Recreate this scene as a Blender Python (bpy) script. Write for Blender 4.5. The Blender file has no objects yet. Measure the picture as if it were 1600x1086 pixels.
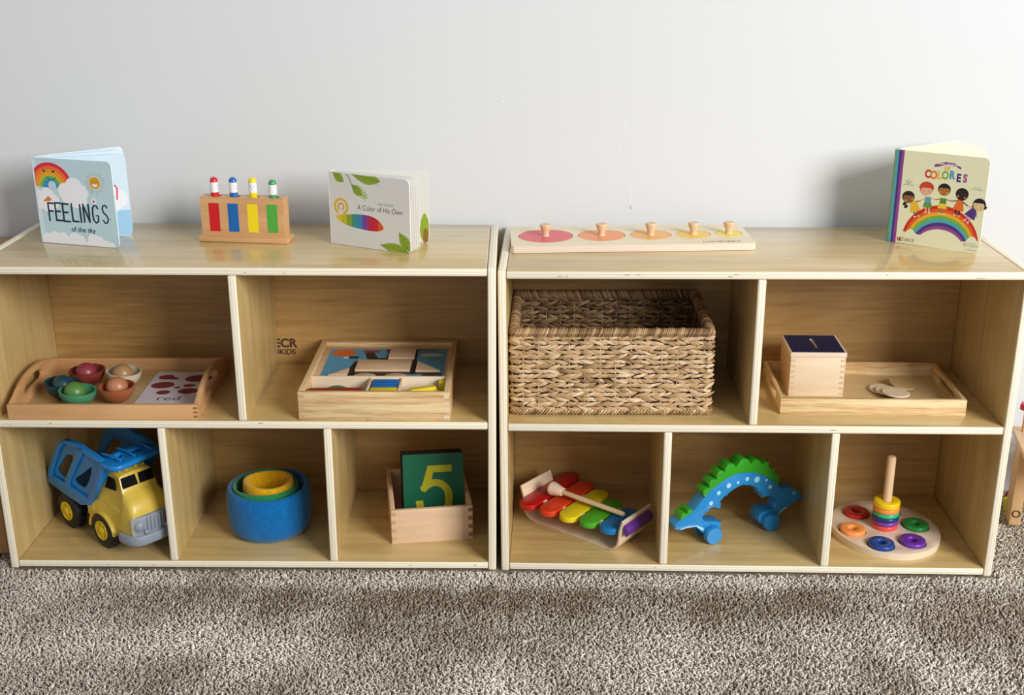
import bpy, bmesh, math, random
import numpy as np
from mathutils import Matrix, Vector
from mathutils.geometry import tessellate_polygon

# ------------------------------------------------------------------ camera, world, light, exposure
SC = bpy.context.scene
SC.view_settings.view_transform = 'Standard'
SC.view_settings.look = 'None'
SC.view_settings.gamma = 1.0
SC.view_settings.use_curve_mapping = False
SC.view_settings.exposure = 0.36
COL = SC.collection
PI = math.pi

cam_d = bpy.data.cameras.new('camera')
cam_d.sensor_width = 36.0
cam_d.lens = 1807.34 / 1600 * 36.0
cam_d.clip_start = 0.05
cam = bpy.data.objects.new('camera', cam_d)
COL.objects.link(cam)
_p, _y, _r = -0.33898, 0.00055, -0.00204
_f = Vector((-math.sin(_y) * math.cos(_p), math.cos(_y) * math.cos(_p), math.sin(_p)))
_rt = Vector((math.cos(_y), math.sin(_y), 0))
_up = _rt.cross(_f)
_r2 = _rt * math.cos(_r) + _up * math.sin(_r)
_u2 = -_rt * math.sin(_r) + _up * math.cos(_r)
cm = Matrix.Identity(4)
for i in range(3):
    cm[i][0], cm[i][1], cm[i][2] = _r2[i], _u2[i], -_f[i]
cm[0][3], cm[1][3], cm[2][3] = 0.0, -1.9863, 1.15529
cam.matrix_world = cm
SC.camera = cam

world = bpy.data.worlds.new('room_daylight')
SC.world = world
world.use_nodes = True
bg = world.node_tree.nodes['Background']
bg.inputs['Color'].default_value = (0.93, 0.97, 1.0, 1)
bg.inputs['Strength'].default_value = 0.33


def area(name, loc, target, sx, sy, power, color):
    l = bpy.data.lights.new(name, 'AREA')
    l.shape = 'RECTANGLE'
    l.size, l.size_y, l.energy, l.color = sx, sy, power, color
    o = bpy.data.objects.new(name, l)
    COL.objects.link(o)
    d = Vector(target) - Vector(loc)
    o.matrix_world = Matrix.Translation(loc) @ d.to_track_quat('-Z', 'Y').to_matrix().to_4x4()
    return o


area('window_light', (3.05, -3.45, 2.35), (0.1, 0.2, 0.45), 2.0, 1.8, 200, (1.0, 0.99, 0.975))
SC.cycles.max_bounces = 8
SC.cycles.diffuse_bounces = 5
SC.cycles.use_denoising = True

# ------------------------------------------------------------------ frames of the two shelf units
H = 0.61
UT, UW, UD, UDB = 0.01566, 0.94691, 0.34003, 0.31424      # panel, width, depth, back panel
ZM, ZB, TB = 0.31308, 0.01721, 0.01532
DU, D1, D2 = 0.47482, 0.3203, 0.63101


def unit_frame(ox, oy, oz, yaw, roll):
    return (Matrix.Translation((ox, oy, oz)) @ Matrix.Rotation(yaw, 4, 'Z') @ Matrix.Rotation(roll, 4, 'Y'))


ML = unit_frame(-0.97957, 0.0, 0.0, -0.00225, 0.00586)
MR = unit_frame(-0.02314, 0.00915, -0.0132, -0.03936, -0.00694)
MW = Matrix.Identity(4)


# ------------------------------------------------------------------ materials
def lin(h):
    if isinstance(h, (tuple, list)):
        return tuple(h)[:3]
    h = h.lstrip('#')
    c = [int(h[i:i + 2], 16) / 255 for i in (0, 2, 4)]
    return tuple(x / 12.92 if x <= 0.04045 else ((x + 0.055) / 1.055) ** 2.4 for x in c)


MATS = {}


class NT:
    def __init__(s, name):
        s.m = bpy.data.materials.new(name)
        s.m.use_nodes = True
        s.t = s.m.node_tree
        s.b = s.t.nodes['Principled BSDF']

    def n(s, typ, **kw):
        nd = s.t.nodes.new(typ)
        for k, v in kw.items():
            if k in nd.inputs:
                nd.inputs[k].default_value = v
            else:
                setattr(nd, k, v)
        return nd

    def l(s, a, b):
        s.t.links.new(a, b)

    def bump(s, h, strength, dist):
        b = s.n('ShaderNodeBump')
        b.inputs['Strength'].default_value = strength
        b.inputs['Distance'].default_value = dist
        s.l(h, b.inputs['Height'])
        s.l(b.outputs[0], s.b.inputs['Normal'])


def paint(name, col, rough=0.4, coat=0.0, spec=0.5, grain=0.0, bump=0.0, bscale=300, sheen=0.0, metal=0.0):
    if name in MATS:
        return MATS[name]
    t = NT(name)
    c = lin(col)
    t.b.inputs['Base Color'].default_value = (*c, 1)
    t.b.inputs['Roughness'].default_value = rough
    t.b.inputs['Specular IOR Level'].default_value = spec
    t.b.inputs['Coat Weight'].default_value = coat
    t.b.inputs['Coat Roughness'].default_value = 0.15
    t.b.inputs['Metallic'].default_value = metal
    if sheen:
        t.b.inputs['Sheen Weight'].default_value = sheen
        t.b.inputs['Sheen Roughness'].default_value = 0.5
    tc = t.n('ShaderNodeTexCoord')
    if grain:
        nz = t.n('ShaderNodeTexNoise')
        nz.inputs['Scale'].default_value = bscale * 0.4
        nz.inputs['Detail'].default_value = 5
        t.l(tc.outputs['Object'], nz.inputs['Vector'])
        r = t.n('ShaderNodeValToRGB')
        r.color_ramp.elements[0].position = 0.3
        r.color_ramp.elements[1].position = 0.7
        r.color_ramp.elements[0].color = (*[max(0, x * (1 - grain)) for x in c], 1)
        r.color_ramp.elements[1].color = (*[min(1, x * (1 + grain)) for x in c], 1)
        t.l(nz.outputs[0], r.inputs[0])
        t.l(r.outputs[0], t.b.inputs['Base Color'])
    if bump:
        n2 = t.n('ShaderNodeTexNoise')
        n2.inputs['Scale'].default_value = bscale
        n2.inputs['Detail'].default_value = 3
        t.l(tc.outputs['Object'], n2.inputs['Vector'])
        t.bump(n2.outputs[0], bump, 0.001)
    MATS[name] = t.m
    return t.m


def wood(name, c1, c2, axis='X', scale=1.0, rough=0.42, coat=0.15, figure=0.5, coatr=0.2, blotch=0.25, ramp=(0.34, 0.66), lw=3):
    """straight or figured grain running along `axis` of the part's own coordinates"""
    if name in MATS:
        return MATS[name]
    t = NT(name)
    tc = t.n('ShaderNodeTexCoord')
    mp = t.n('ShaderNodeMapping')
    st = {'X': (lw, 38, 38), 'Y': (38, lw, 38), 'Z': (38, 38, lw)}[axis]
    mp.inputs['Scale'].default_value = tuple(v * scale for v in st)
    mp.inputs['Location'].default_value = (random.random() * 5, random.random() * 5, random.random() * 5)
    t.l(tc.outputs['Object'], mp.inputs['Vector'])
    n1 = t.n('ShaderNodeTexNoise')
    n1.inputs['Scale'].default_value = 1.0
    n1.inputs['Detail'].default_value = 6
    n1.inputs['Distortion'].default_value = figure
    t.l(mp.outputs[0], n1.inputs['Vector'])
    mp2 = t.n('ShaderNodeMapping')
    st2 = {'X': (6, 160, 160), 'Y': (160, 6, 160), 'Z': (160, 160, 6)}[axis]
    mp2.inputs['Scale'].default_value = tuple(v * scale for v in st2)
    t.l(tc.outputs['Object'], mp2.inputs['Vector'])
    n2 = t.n('ShaderNodeTexNoise')
    n2.inputs['Scale'].default_value = 2.0
    n2.inputs['Detail'].default_value = 3
    t.l(mp2.outputs[0], n2.inputs['Vector'])
    nb = t.n('ShaderNodeTexNoise')
    nb.inputs['Scale'].default_value = 7.0
    nb.inputs['Detail'].default_value = 2
    t.l(tc.outputs['Object'], nb.inputs['Vector'])
    mx = t.n('ShaderNodeMix')
    mx.data_type = 'FLOAT'
    mx.inputs[0].default_value = 0.35
    t.l(n1.outputs[0], mx.inputs[2])
    t.l(n2.outputs[0], mx.inputs[3])
    mx2 = t.n('ShaderNodeMix')
    mx2.data_type = 'FLOAT'
    mx2.inputs[0].default_value = blotch
    t.l(mx.outputs[0], mx2.inputs[2])
    t.l(nb.outputs[0], mx2.inputs[3])
    r = t.n('ShaderNodeValToRGB')
    r.color_ramp.elements[0].position = ramp[0]
    r.color_ramp.elements[1].position = ramp[1]
    r.color_ramp.elements[0].color = (*lin(c1), 1)
    r.color_ramp.elements[1].color = (*lin(c2), 1)
    t.l(mx2.outputs[0], r.inputs[0])
    t.l(r.outputs[0], t.b.inputs['Base Color'])
    t.b.inputs['Roughness'].default_value = rough
    t.b.inputs['Coat Weight'].default_value = coat
    t.b.inputs['Coat Roughness'].default_value = coatr
    t.bump(n2.outputs[0], 0.08, 0.0006)
    MATS[name] = t.m
    return t.m


def ply_edge(name, axis, base='#f4ecd6', dark='#b59a70', n=3, thick=UT, rough=0.5):
    """laminations stacked along `axis` with a little wander along their length"""
    if name in MATS:
        return MATS[name]
    t = NT(name)
    tc = t.n('ShaderNodeTexCoord')
    sep = t.n('ShaderNodeSeparateXYZ')
    t.l(tc.outputs['Object'], sep.inputs[0])
    nz = t.n('ShaderNodeTexNoise')
    nz.inputs['Scale'].default_value = 9
    nz.inputs['Detail'].default_value = 3
    t.l(tc.outputs['Object'], nz.inputs['Vector'])
    m1 = t.n('ShaderNodeMath', operation='MULTIPLY_ADD')
    m1.inputs[1].default_value = 0.0022
    t.l(nz.outputs[0], m1.inputs[0])
    t.l(sep.outputs['XYZ'.index(axis)], m1.inputs[2])
    m2 = t.n('ShaderNodeMath', operation='MULTIPLY')
    m2.inputs[1].default_value = n / thick
    t.l(m1.outputs[0], m2.inputs[0])
    fr = t.n('ShaderNodeMath', operation='FRACT')
    t.l(m2.outputs[0], fr.inputs[0])
    r = t.n('ShaderNodeValToRGB')
    e = r.color_ramp.elements
    e[0].position = 0.0
    e[0].color = (*lin(base), 1)
    e[1].position = 0.62
    e[1].color = (*lin(base), 1)
    x = e.new(0.80)
    x.color = (*lin(dark), 1)
    y = e.new(0.97)
    y.color = (*lin(base), 1)
    t.l(fr.outputs[0], r.inputs[0])
    # streaky modulation along the laminations
    mp = t.n('ShaderNodeMapping')
    sc = {'X': (260, 4, 4), 'Y': (4, 260, 4), 'Z': (4, 4, 260)}[axis]
    mp.inputs['Scale'].default_value = sc
    t.l(tc.outputs['Object'], mp.inputs['Vector'])
    n2 = t.n('ShaderNodeTexNoise')
    n2.inputs['Scale'].default_value = 1.5
    n2.inputs['Detail'].default_value = 4
    t.l(mp.outputs[0], n2.inputs['Vector'])
    mix = t.n('ShaderNodeMix')
    mix.data_type = 'RGBA'
    mix.blend_type = 'MIX'
    mg = t.n('ShaderNodeMath', operation='MULTIPLY')
    mg.inputs[1].default_value = 0.8
    t.l(n2.outputs[0], mg.inputs[0])
    t.l(mg.outputs[0], mix.inputs[0])
    t.l(r.outputs[0], mix.inputs[6])
    mix.inputs[7].default_value = (*lin(base), 1)
    t.l(mix.outputs[2], t.b.inputs['Base Color'])
    t.b.inputs['Roughness'].default_value = rough
    t.b.inputs['Coat Weight'].default_value = 0.2
    t.b.inputs['Coat Roughness'].default_value = 0.2
    MATS[name] = t.m
    return t.m


random.seed(7)
B1, B2 = '#b6965a', '#d8be86'
BIRCH_X = wood('birch_face_horizontal', B1, B2, 'X', rough=0.36, coat=0.85, coatr=0.10)
BIRCH_Z = wood('birch_face_vertical', B1, B2, 'Z', rough=0.42, coat=0.35, coatr=0.15)
BIRCH_BACK = wood('birch_back_veneer', '#9c7640', '#c19b60', 'X', scale=0.8, figure=2.6, rough=0.45, coat=0.25)
EDGE_V = ply_edge('ply_edge_upright', 'X')
EDGE_H = ply_edge('ply_edge_level', 'Z')
BEECH = wood('beech', '#c08e5c', '#d9ab78', 'X', scale=1.6, figure=0.2, rough=0.45)
BEECH_Y = wood('beech_side', '#c08e5c', '#d9ab78', 'Y', scale=1.6, figure=0.2, rough=0.45)
BEECH_P = wood('pale_beech', '#d8b490', '#ecccaa', 'X', scale=1.8, figure=0.2, rough=0.5, coat=0.05)
PINE = wood('pine', '#bb8c52', '#e9cf9f', 'X', scale=2.4, figure=1.0, lw=1.4, rough=0.5, coat=0.05, blotch=0.05, ramp=(.38, .58))
PINE_Y = wood('pine_side', '#bb8c52', '#e9cf9f', 'Y', scale=2.4, figure=1.0, lw=1.4, rough=0.5, coat=0.05, blotch=0.05, ramp=(.38, .58))
MAPLE = wood('maple', '#dfc8a6', '#efdcc0', 'X', scale=1.4, figure=0.5, rough=0.5, coat=0.05)
MAPLE_Z = wood('maple_upright', '#d2ae86', '#e6c7a2', 'Z', scale=2.0, figure=0.3, rough=0.5, coat=0.05)
PINKPLY = wood('pinkish_ply', '#dcc2a8', '#ecd8c2', 'X', scale=1.2, figure=0.8, rough=0.5, coat=0.05)
ENDGR = paint('end_grain', '#c7a077', 0.6)
DARKG = paint('dark_end_grain', '#96683c', 0.6)
INK = paint('navy_ink', '#15293f', 0.5)
BLACK = paint('black_print', '#141414', 0.5)
RECESS_SHADE = paint('dark_recess', '#1c120a', 0.8)


# ------------------------------------------------------------------ mesh building
class MB:
    """collects geometry with several materials and links it as ONE mesh object"""

    def __init__(s):
        s.v, s.f, s.mi, s.mats = [], [], [], []

    def slot(s, m):
        if m not in s.mats:
            s.mats.append(m)
        return s.mats.index(m)

    def add(s, verts, faces, m, M=None):
        o = len(s.v)
        if M is None:
            s.v += [tuple(v) for v in verts]
        else:
            s.v += [tuple(M @ Vector(v)) for v in verts]
        flip = M is not None and M.to_3x3().determinant() < 0
        k = s.slot(m)
        for f in faces:
            f = [o + i for i in f]
            s.f.append(f[::-1] if flip else f)
            s.mi.append(k)
        return s

    def bm(s, b, m, M=None, pick=None):
        b.verts.index_update()
        o = len(s.v)
        s.v += [tuple(M @ v.co) if M is not None else tuple(v.co) for v in b.verts]
        for f in b.faces:
            s.f.append([o + v.index for v in f.verts])
            mm = pick(f) if pick else m
            s.mi.append(s.slot(mm))
        b.free()
        return s

    def box(s, lo, hi, m, bev=0.0, M=None, pick=None, seg=2):
        b = bmesh.new()
        x0, y0, z0 = lo
        x1, y1, z1 = hi
        vs = [b.verts.new(p) for p in ((x0, y0, z0), (x1, y0, z0), (x1, y1, z0), (x0, y1, z0),
                                       (x0, y0, z1), (x1, y0, z1), (x1, y1, z1), (x0, y1, z1))]
        for f in ((0, 3, 2, 1), (4, 5, 6, 7), (0, 1, 5, 4), (1, 2, 6, 5), (2, 3, 7, 6), (3, 0, 4, 7)):
            b.faces.new([vs[i] for i in f])
        if bev:
            bmesh.ops.bevel(b, geom=list(b.edges), offset=bev, segments=seg, profile=0.5, affect='EDGES')
        b.normal_update()
        return s.bm(b, m, M, pick)

    def lathe(s, prof, m, M=None, n=32, pick=None, close=True):
        """prof: list of (r,z) from bottom to top; pick(i) material per ring"""
        vs, fs, ms = [], [], []
        for r, z in prof:
            for k in range(n):
                a = 2 * PI * k / n
                vs.append((r * math.cos(a), r * math.sin(a), z))
        L = len(prof)
        for i in range(L - 1):
            for k in range(n):
                k2 = (k + 1) % n
                fs.append((i * n + k, i * n + k2, (i + 1) * n + k2, (i + 1) * n + k))
                ms.append(pick(i) if pick else m)
        if close:
            if prof[0][0] > 1e-6:
                fs.append(tuple(reversed(range(n))))
                ms.append(pick(0) if pick else m)
            if prof[-1][0] > 1e-6:
                fs.append(tuple((L - 1) * n + k for k in range(n)))
                ms.append(pick(L - 2) if pick else m)
        o = len(s.v)
        s.v += [tuple(M @ Vector(v)) if M is not None else v for v in vs]
        for f, mm in zip(fs, ms):
            s.f.append([o + i for i in f])
            s.mi.append(s.slot(mm))
        return s

    def sphere(s, c, r, m, n=20, sc=(1, 1, 1)):
        prof = [(max(1e-5, math.sin(PI * i / n)) * r, -math.cos(PI * i / n) * r) for i in range(n + 1)]
        M = Matrix.Translation(c) @ Matrix.Diagonal((*sc, 1))
        return s.lathe(prof, m, M, n + 4, close=False)

    def tube(s, pts, r, m, n=10, M=None, cap=True):
        pts = [Vector(p) for p in pts]
        rs = r if isinstance(r, (list, tuple)) else [r] * len(pts)
        vs, fs = [], []
        prev = None
        for i, p in enumerate(pts):
            a = pts[max(i - 1, 0)]
            b = pts[min(i + 1, len(pts) - 1)]
            d = (b - a).normalized()
            if prev is None:
                prev = d.orthogonal().normalized()
            u = (prev - d * prev.dot(d)).normalized()
            prev = u
            w = d.cross(u)
            for k in range(n):
                t = 2 * PI * k / n
                vs.append(p + (u * math.cos(t) + w * math.sin(t)) * rs[i])
        for i in range(len(pts) - 1):
            for k in range(n):
                k2 = (k + 1) % n
                fs.append((i * n + k, i * n + k2, (i + 1) * n + k2, (i + 1) * n + k))
        if cap:
            fs.append(tuple(reversed(range(n))))
            fs.append(tuple((len(pts) - 1) * n + k for k in range(n)))
        return s.add(vs, fs, m, M)

    def poly(s, pts, m, z=0.0, M=None):
        """flat filled polygon in XY at height z (concave allowed)"""
        P = [Vector((x, y, z)) for x, y in pts]
        tri = tessellate_polygon([P])
        fs = []
        for t in tri:
            a, b, c = (P[i] for i in t)
            fs.append(t if (b - a).cross(c - a).z > 0 else t[::-1])
        return s.add(P, fs, m, M)

    def shape(s, loops, depth, m, bev=0.0, M=None, pick=None):
        """closed outlines (outer first, then holes) filled and given thickness along Z from 0 to depth"""
        cu = bpy.data.curves.new('outline', 'CURVE')
        cu.dimensions = '2D'
        cu.fill_mode = 'BOTH'
        cu.extrude = max(depth / 2 - bev, 0)
        cu.bevel_depth = bev
        cu.bevel_resolution = 1
        cu.offset = -bev
        for lp in loops:
            sp = cu.splines.new('POLY')
            sp.points.add(len(lp) - 1)
            for q, (x, y) in zip(sp.points, lp):
                q.co = (x, y, 0, 1)
            sp.use_cyclic_u = True
        T = Matrix.Translation((0, 0, depth / 2))
        return s.data(cu, m, (M @ T) if M is not None else T, pick)

    def data(s, cu, m, M, pick=None):
        ob = bpy.data.objects.new('tmp', cu)
        COL.objects.link(ob)
        dg = bpy.context.evaluated_depsgraph_get()
        me = bpy.data.meshes.new_from_object(ob.evaluated_get(dg))
        b = bmesh.new()
        b.from_mesh(me)
        bmesh.ops.remove_doubles(b, verts=b.verts, dist=1e-6)
        b.normal_update()
        s.bm(b, m, M, pick)
        bpy.data.objects.remove(ob)
        bpy.data.meshes.remove(me)
        bpy.data.curves.remove(cu)
        return s

    def text(s, body, size, m, M, sx=1.0, bold=0.0, align='CENTER', depth=0.0, shear=0.0):
        cu = bpy.data.curves.new('lettering', 'FONT')
        cu.body = body
        cu.size = size
        cu.align_x = align
        cu.align_y = 'CENTER'
        cu.offset = bold
        cu.extrude = depth
        cu.shear = shear
        cu.resolution_u = 4
        return s.data(cu, m, M @ Matrix.Diagonal((sx, 1, 1, 1)))

    def build(s, name, parent=None, smooth=40, matrix=None):
        me = bpy.data.meshes.new(name)
        me.from_pydata(s.v, [], s.f)
        for m in s.mats:
            me.materials.append(m)
        me.polygons.foreach_set('material_index', s.mi)
        if smooth:
            me.polygons.foreach_set('use_smooth', [True] * len(me.polygons))
            me.set_sharp_from_angle(angle=math.radians(smooth))
        me.update()
        o = bpy.data.objects.new(name, me)
        COL.objects.link(o)
        if parent is not None:
            o.parent = parent
        if matrix is not None:
            o.matrix_world = matrix
        return o


def at(MU, x, y, z, deg=0.0):
    return MU @ Matrix.Translation((x, y, z)) @ Matrix.Rotation(math.radians(deg), 4, 'Z')


def tag(o, label, cat=None, group=None, kind=None):
    if label:
        o['label'] = label
    if cat:
        o['category'] = cat
    if group:
        o['group'] = group
    if kind:
        o['kind'] = kind
    return o


def thing(name, M, label, cat, group=None):
    o = bpy.data.objects.new(name, None)
    o.empty_display_size = 0.02
    COL.objects.link(o)
    o.matrix_world = M
    return tag(o, label, cat, group)


def circ(cx, cy, r, n=28, ry=None, rot=0.0, a0=0.0, a1=2 * PI):
    ry = r if ry is None else ry
    full = abs(a1 - a0 - 2 * PI) < 1e-6
    out = []
    for k in range(n if full else n + 1):
        a = a0 + (a1 - a0) * k / n
        x, y = r * math.cos(a), ry * math.sin(a)
        out.append((cx + x * math.cos(rot) - y * math.sin(rot), cy + x * math.sin(rot) + y * math.cos(rot)))
    return out


def rrect(x0, y0, x1, y1, r, n=5, corners=(1, 1, 1, 1)):
    """rounded rectangle, corners: BL BR TR TL"""
    out = []
    for (cx, cy, a, on) in ((x0, y0, PI, corners[0]), (x1, y0, 1.5 * PI, corners[1]),
                            (x1, y1, 0, corners[2]), (x0, y1, 0.5 * PI, corners[3])):
        if not on:
            out.append((cx, cy))
            continue
        ox = cx + (r if cx == x0 else -r)
        oy = cy + (r if cy == y0 else -r)
        for k in range(n + 1):
            t = a + 0.5 * PI * k / n
            out.append((ox + r * math.cos(t), oy + r * math.sin(t)))
    return out


def arc_band(cx, cy, r0, r1, a0, a1, n=24, sy=1.0):
    o = [(cx + r1 * math.cos(a0 + (a1 - a0) * k / n), cy + sy * r1 * math.sin(a0 + (a1 - a0) * k / n)) for k in range(n + 1)]
    i = [(cx + r0 * math.cos(a0 + (a1 - a0) * k / n), cy + sy * r0 * math.sin(a0 + (a1 - a0) * k / n)) for k in range(n, -1, -1)]
    return o + i


def stroke(pts, w):
    """outline of a thin line through pts"""
    L, R = [], []
    for i, p in enumerate(pts):
        a = pts[max(i - 1, 0)]
        b = pts[min(i + 1, len(pts) - 1)]
        d = Vector((b[0] - a[0], b[1] - a[1])).normalized()
        ww = w[i] if isinstance(w, (list, tuple)) else w
        L.append((p[0] - d.y * ww / 2, p[1] + d.x * ww / 2))
        R.append((p[0] + d.y * ww / 2, p[1] - d.x * ww / 2))
    return L + R[::-1]


def smooth_loop(pts, k=4):
    """closed Catmull-Rom through pts"""
    n = len(pts)
    out = []
    for i in range(n):
        p0, p1, p2, p3 = (pts[(i + j - 1) % n] for j in range(4))
        for s in range(k):
            t = s / k
            out.append(tuple(0.5 * (2 * p1[c] + (p2[c] - p0[c]) * t + (2 * p0[c] - 5 * p1[c] + 4 * p2[c] - p3[c]) * t * t
                                    + (3 * p1[c] - p0[c] - 3 * p2[c] + p3[c]) * t ** 3) for c in (0, 1)))
    return out


# XY drawing plane -> upright plane facing -Y (u=x, v=z)
UPR = Matrix.Rotation(PI / 2, 4, 'X')


def art_frame(src, w, h):
    """maps a drawing's own four corners (TL TR BR BL) to a w x h panel; returns f(x,y)->(u,v)"""
    dst = ((0, h), (w, h), (w, 0), (0, 0))
    A, b = [], []
    for (x, y), (u, v) in zip(src, dst):
        A.append([x, y, 1, 0, 0, 0, -u * x, -u * y])
        b.append(u)
        A.append([0, 0, 0, x, y, 1, -v * x, -v * y])
        b.append(v)
    q = np.linalg.solve(np.array(A, float), np.array(b, float))

    def f(x, y):
        d = q[6] * x + q[7] * y + 1
        return ((q[0] * x + q[1] * y + q[2]) / d, (q[3] * x + q[4] * y + q[5]) / d)
    return f


# ------------------------------------------------------------------ the room
def build_room():
    t = NT('white_wall_paint')
    t.b.inputs['Base Color'].default_value = (*lin('#d6d8da'), 1)
    t.b.inputs['Roughness'].default_value = 0.75
    tc = t.n('ShaderNodeTexCoord')
    nz = t.n('ShaderNodeTexNoise')
    nz.inputs['Scale'].default_value = 60
    nz.inputs['Detail'].default_value = 4
    t.l(tc.outputs['Object'], nz.inputs['Vector'])
    t.bump(nz.outputs[0], 0.05, 0.002)
    m = MB()
    m.box((-3.2, 0.355, -0.03), (3.2, 0.455, 2.5), t.m)
    sc = paint('paint_scuff', '#eceeef', .55)
    for pts, ww in (([(.2250, .818), (.2262, .800), (.2290, .775), (.2302, .757)], .0012), ([(.2143, .765), (.2170, .750), (.2200, .738)], .0014),
                    ([(.2390, .690), (.2403, .664), (.2425, .640), (.2446, .627)], .0012), ([(.2400, .645), (.2435, .632)], .0022), ([(-.0190, .853), (-.0172, .849)], .003)):
        m.poly(stroke(pts, ww), sc, 0, Matrix.Translation((0, .3546, 0)) @ UPR)
    w = m.build('wall_back', smooth=0)
    tag(w, None, kind='structure')
    b = MB()
    bbm = paint('baseboard_paint', '#d9dadb', 0.5)
    b.shape([[(0, 0), (0.014, 0), (0.014, 0.095), (0.010, 0.108), (0.006, 0.112), (0, 0.115)]], 6.4, bbm,
            M=Matrix(((0, 0, 1, -3.2), (-1, 0, 0, 0.355), (0, 1, 0, -0.02), (0, 0, 0, 1))))
    tag(b.build('baseboard_back'), None, kind='structure')
    # carpet: backing + individual twisted tufts in one mesh
    t = NT('carpet_yarn')
    t.b.inputs['Roughness'].default_value = 0.95
    t.b.inputs['Specular IOR Level'].default_value = 0.15
    at_ = t.n('ShaderNodeAttribute', attribute_name='yarn')
    t.l(at_.outputs['Color'], t.b.inputs['Base Color'])
    carpet = t.m
    t = NT('carpet_backing')
    t.b.inputs['Roughness'].default_value = 1.0
    tc = t.n('ShaderNodeTexCoord')
    nz = t.n('ShaderNodeTexNoise')
    nz.inputs['Scale'].default_value = 220
    nz.inputs['Detail'].default_value = 3
    t.l(tc.outputs['Object'], nz.inputs['Vector'])
    r = t.n('ShaderNodeValToRGB')
    r.color_ramp.elements[0].position = 0.35
    r.color_ramp.elements[1].position = 0.65
    r.color_ramp.elements[0].color = (*lin('#75695c'), 1)
    r.color_ramp.elements[1].color = (*lin('#b5a999'), 1)
    t.l(nz.outputs[0], r.inputs[0])
    t.l(r.outputs[0], t.b.inputs['Base Color'])
    back = t.m

    rng = np.random.default_rng(3)
    X0, X1, Y0, Y1 = -1.65, 1.75, -0.72, 0.34
    sp = 0.0047
    nx, ny = int((X1 - X0) / sp), int((Y1 - Y0) / sp)
    gx, gy = np.meshgrid(np.arange(nx), np.arange(ny))
    x = (X0 + (gx.ravel() + (gy.ravel() % 2) * 0.5) * sp + rng.uniform(-.45, .45, nx * ny) * sp)
    y = (Y0 + gy.ravel() * sp + rng.uniform(-.45, .45, nx * ny) * sp)
    # nothing grows under the two units; behind the front line only the strip at their right is in reach
    keep = ~((y > -0.0035 + np.where(x > 0, 0.0095 - 0.0394 * x, 0.0)) & (x > -0.984) & (x < 0.934))
    keep &= ~((y > 0.05) & (x < -1.3))
    x, y = x[keep], y[keep]
    N = len(x)

    def ground(x):
        return np.interp(x, [-1.6, -0.98, -0.035, -0.01, 0.92, 1.6], [0.0, 0.0, -0.0055, -0.0125, -0.0062, -0.002])

    def nse(px, py, s, seed):
        r2 = np.random.default_rng(seed)
        out = np.zeros_like(px)
        for _ in range(14):
            a = r2.uniform(0, 2 * PI)
            f = s * r2.uniform(0.5, 1.6)
            out += np.sin((px * math.cos(a) + py * math.sin(a)) * f + r2.uniform(0, 2 * PI))
        return out / math.sqrt(14)
    # brushed pile: patches where the yarn lies away from or towards the room
    patches = [(-0.33, -0.11, .22, .045, -.9), (-0.72, -0.10, .12, .05, -.5), (-0.12, -0.16, .17, .09, -.7), (0.10, -0.10, .22, .05, -.8),
               (0.52, -0.11, .17, .05, -1.0), (0.40, -0.17, .08, .06, -.6), (0.85, -0.16, .14, .10, -.9), (-0.62, -0.24, .16, .05, .7),
               (-0.42, -0.30, .12, .08, .6), (0.25, -0.28, .14, .09, .8), (0.62, -0.24, .12, .05, .7), (-0.05, -0.34, .10, .06, .7),
               (0.0, -0.035, 1.2, .028, .6), (-0.85, -0.30, .12, .10, .4), (-0.30, -0.20, .16, .04, -.4), (0.72, -0.32, .05, .1, .5),
               (-0.17, -0.33, .06, .06, -.5), (0.50, -0.34, .10, .04, .4), (-0.56, -0.33, .09, .05, -.5)]
    d = 0.35 * nse(x, y, 22, 5) + 0.25 * nse(x, y * 0.5, 60, 6)
    for (cx, cy, sx, sy, a) in patches:
        d += a * np.exp(-(((x - cx) / sx) ** 4 + ((y - cy) / sy) ** 4))
    d = np.clip(d, -1.3, 1.3)
    base = ground(x) - 0.0125
    h = 0.0128 + 0.0012 * rng.uniform(-1, 1, N) + 0.0008 * d
    w = 0.0018 * rng.uniform(.8, 1.3, N)
    az = rng.uniform(0, 2 * PI, N)
    lean = 0.0030 + 0.0040 * rng.uniform(0, 1, N)
    lx = lean * np.cos(az)
    ly = lean * np.sin(az) - 0.0036 * d - 0.001
    curl = rng.uniform(-1, 1, (N, 2)) * 0.0016
    S = 3
    verts = np.zeros((N, 3 * S + 1, 3), np.float32)
    tw = rng.uniform(0, 2 * PI, N)
    for k, (fz, fl, fw) in enumerate(((0, 0, 1.0), (0.7, 0.3, 1.25), (0.97, 0.9, 1.0))):
        for j in range(S):
            a = tw + 2 * PI * j / S + k * 0.7
            verts[:, k * S + j, 0] = x + lx * fl + curl[:, 0] * (k == 1) + w * fw * np.cos(a)
            verts[:, k * S + j, 1] = y + ly * fl + curl[:, 1] * (k == 1) + w * fw * np.sin(a)
            verts[:, k * S + j, 2] = base + h * fz
    verts[:, 9, 0] = x + lx * 1.12
    verts[:, 9, 1] = y + ly * 1.12
    verts[:, 9, 2] = base + h * 1.0
    tl = []
    for k in range(2):
        for j in range(S):
            j2 = (j + 1) % S
            a, b_, c, d_ = k * S + j, k * S + j2, (k + 1) * S + j2, (k + 1) * S + j
            tl += [(a, b_, c), (a, c, d_)]
    for j in range(S):
        tl.append((2 * S + j, 2 * S + (j + 1) % S, 9))
    tl = np.array(tl, np.int64)
    faces = (tl[None] + (np.arange(N) * 10)[:, None, None]).reshape(-1, 3)
    # yarn colour: heathered per tuft, with brushed-pile light and shade painted in by patch
    c0, c1 = np.array(lin('#958370')), np.array(lin('#fbf3e8'))
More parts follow.
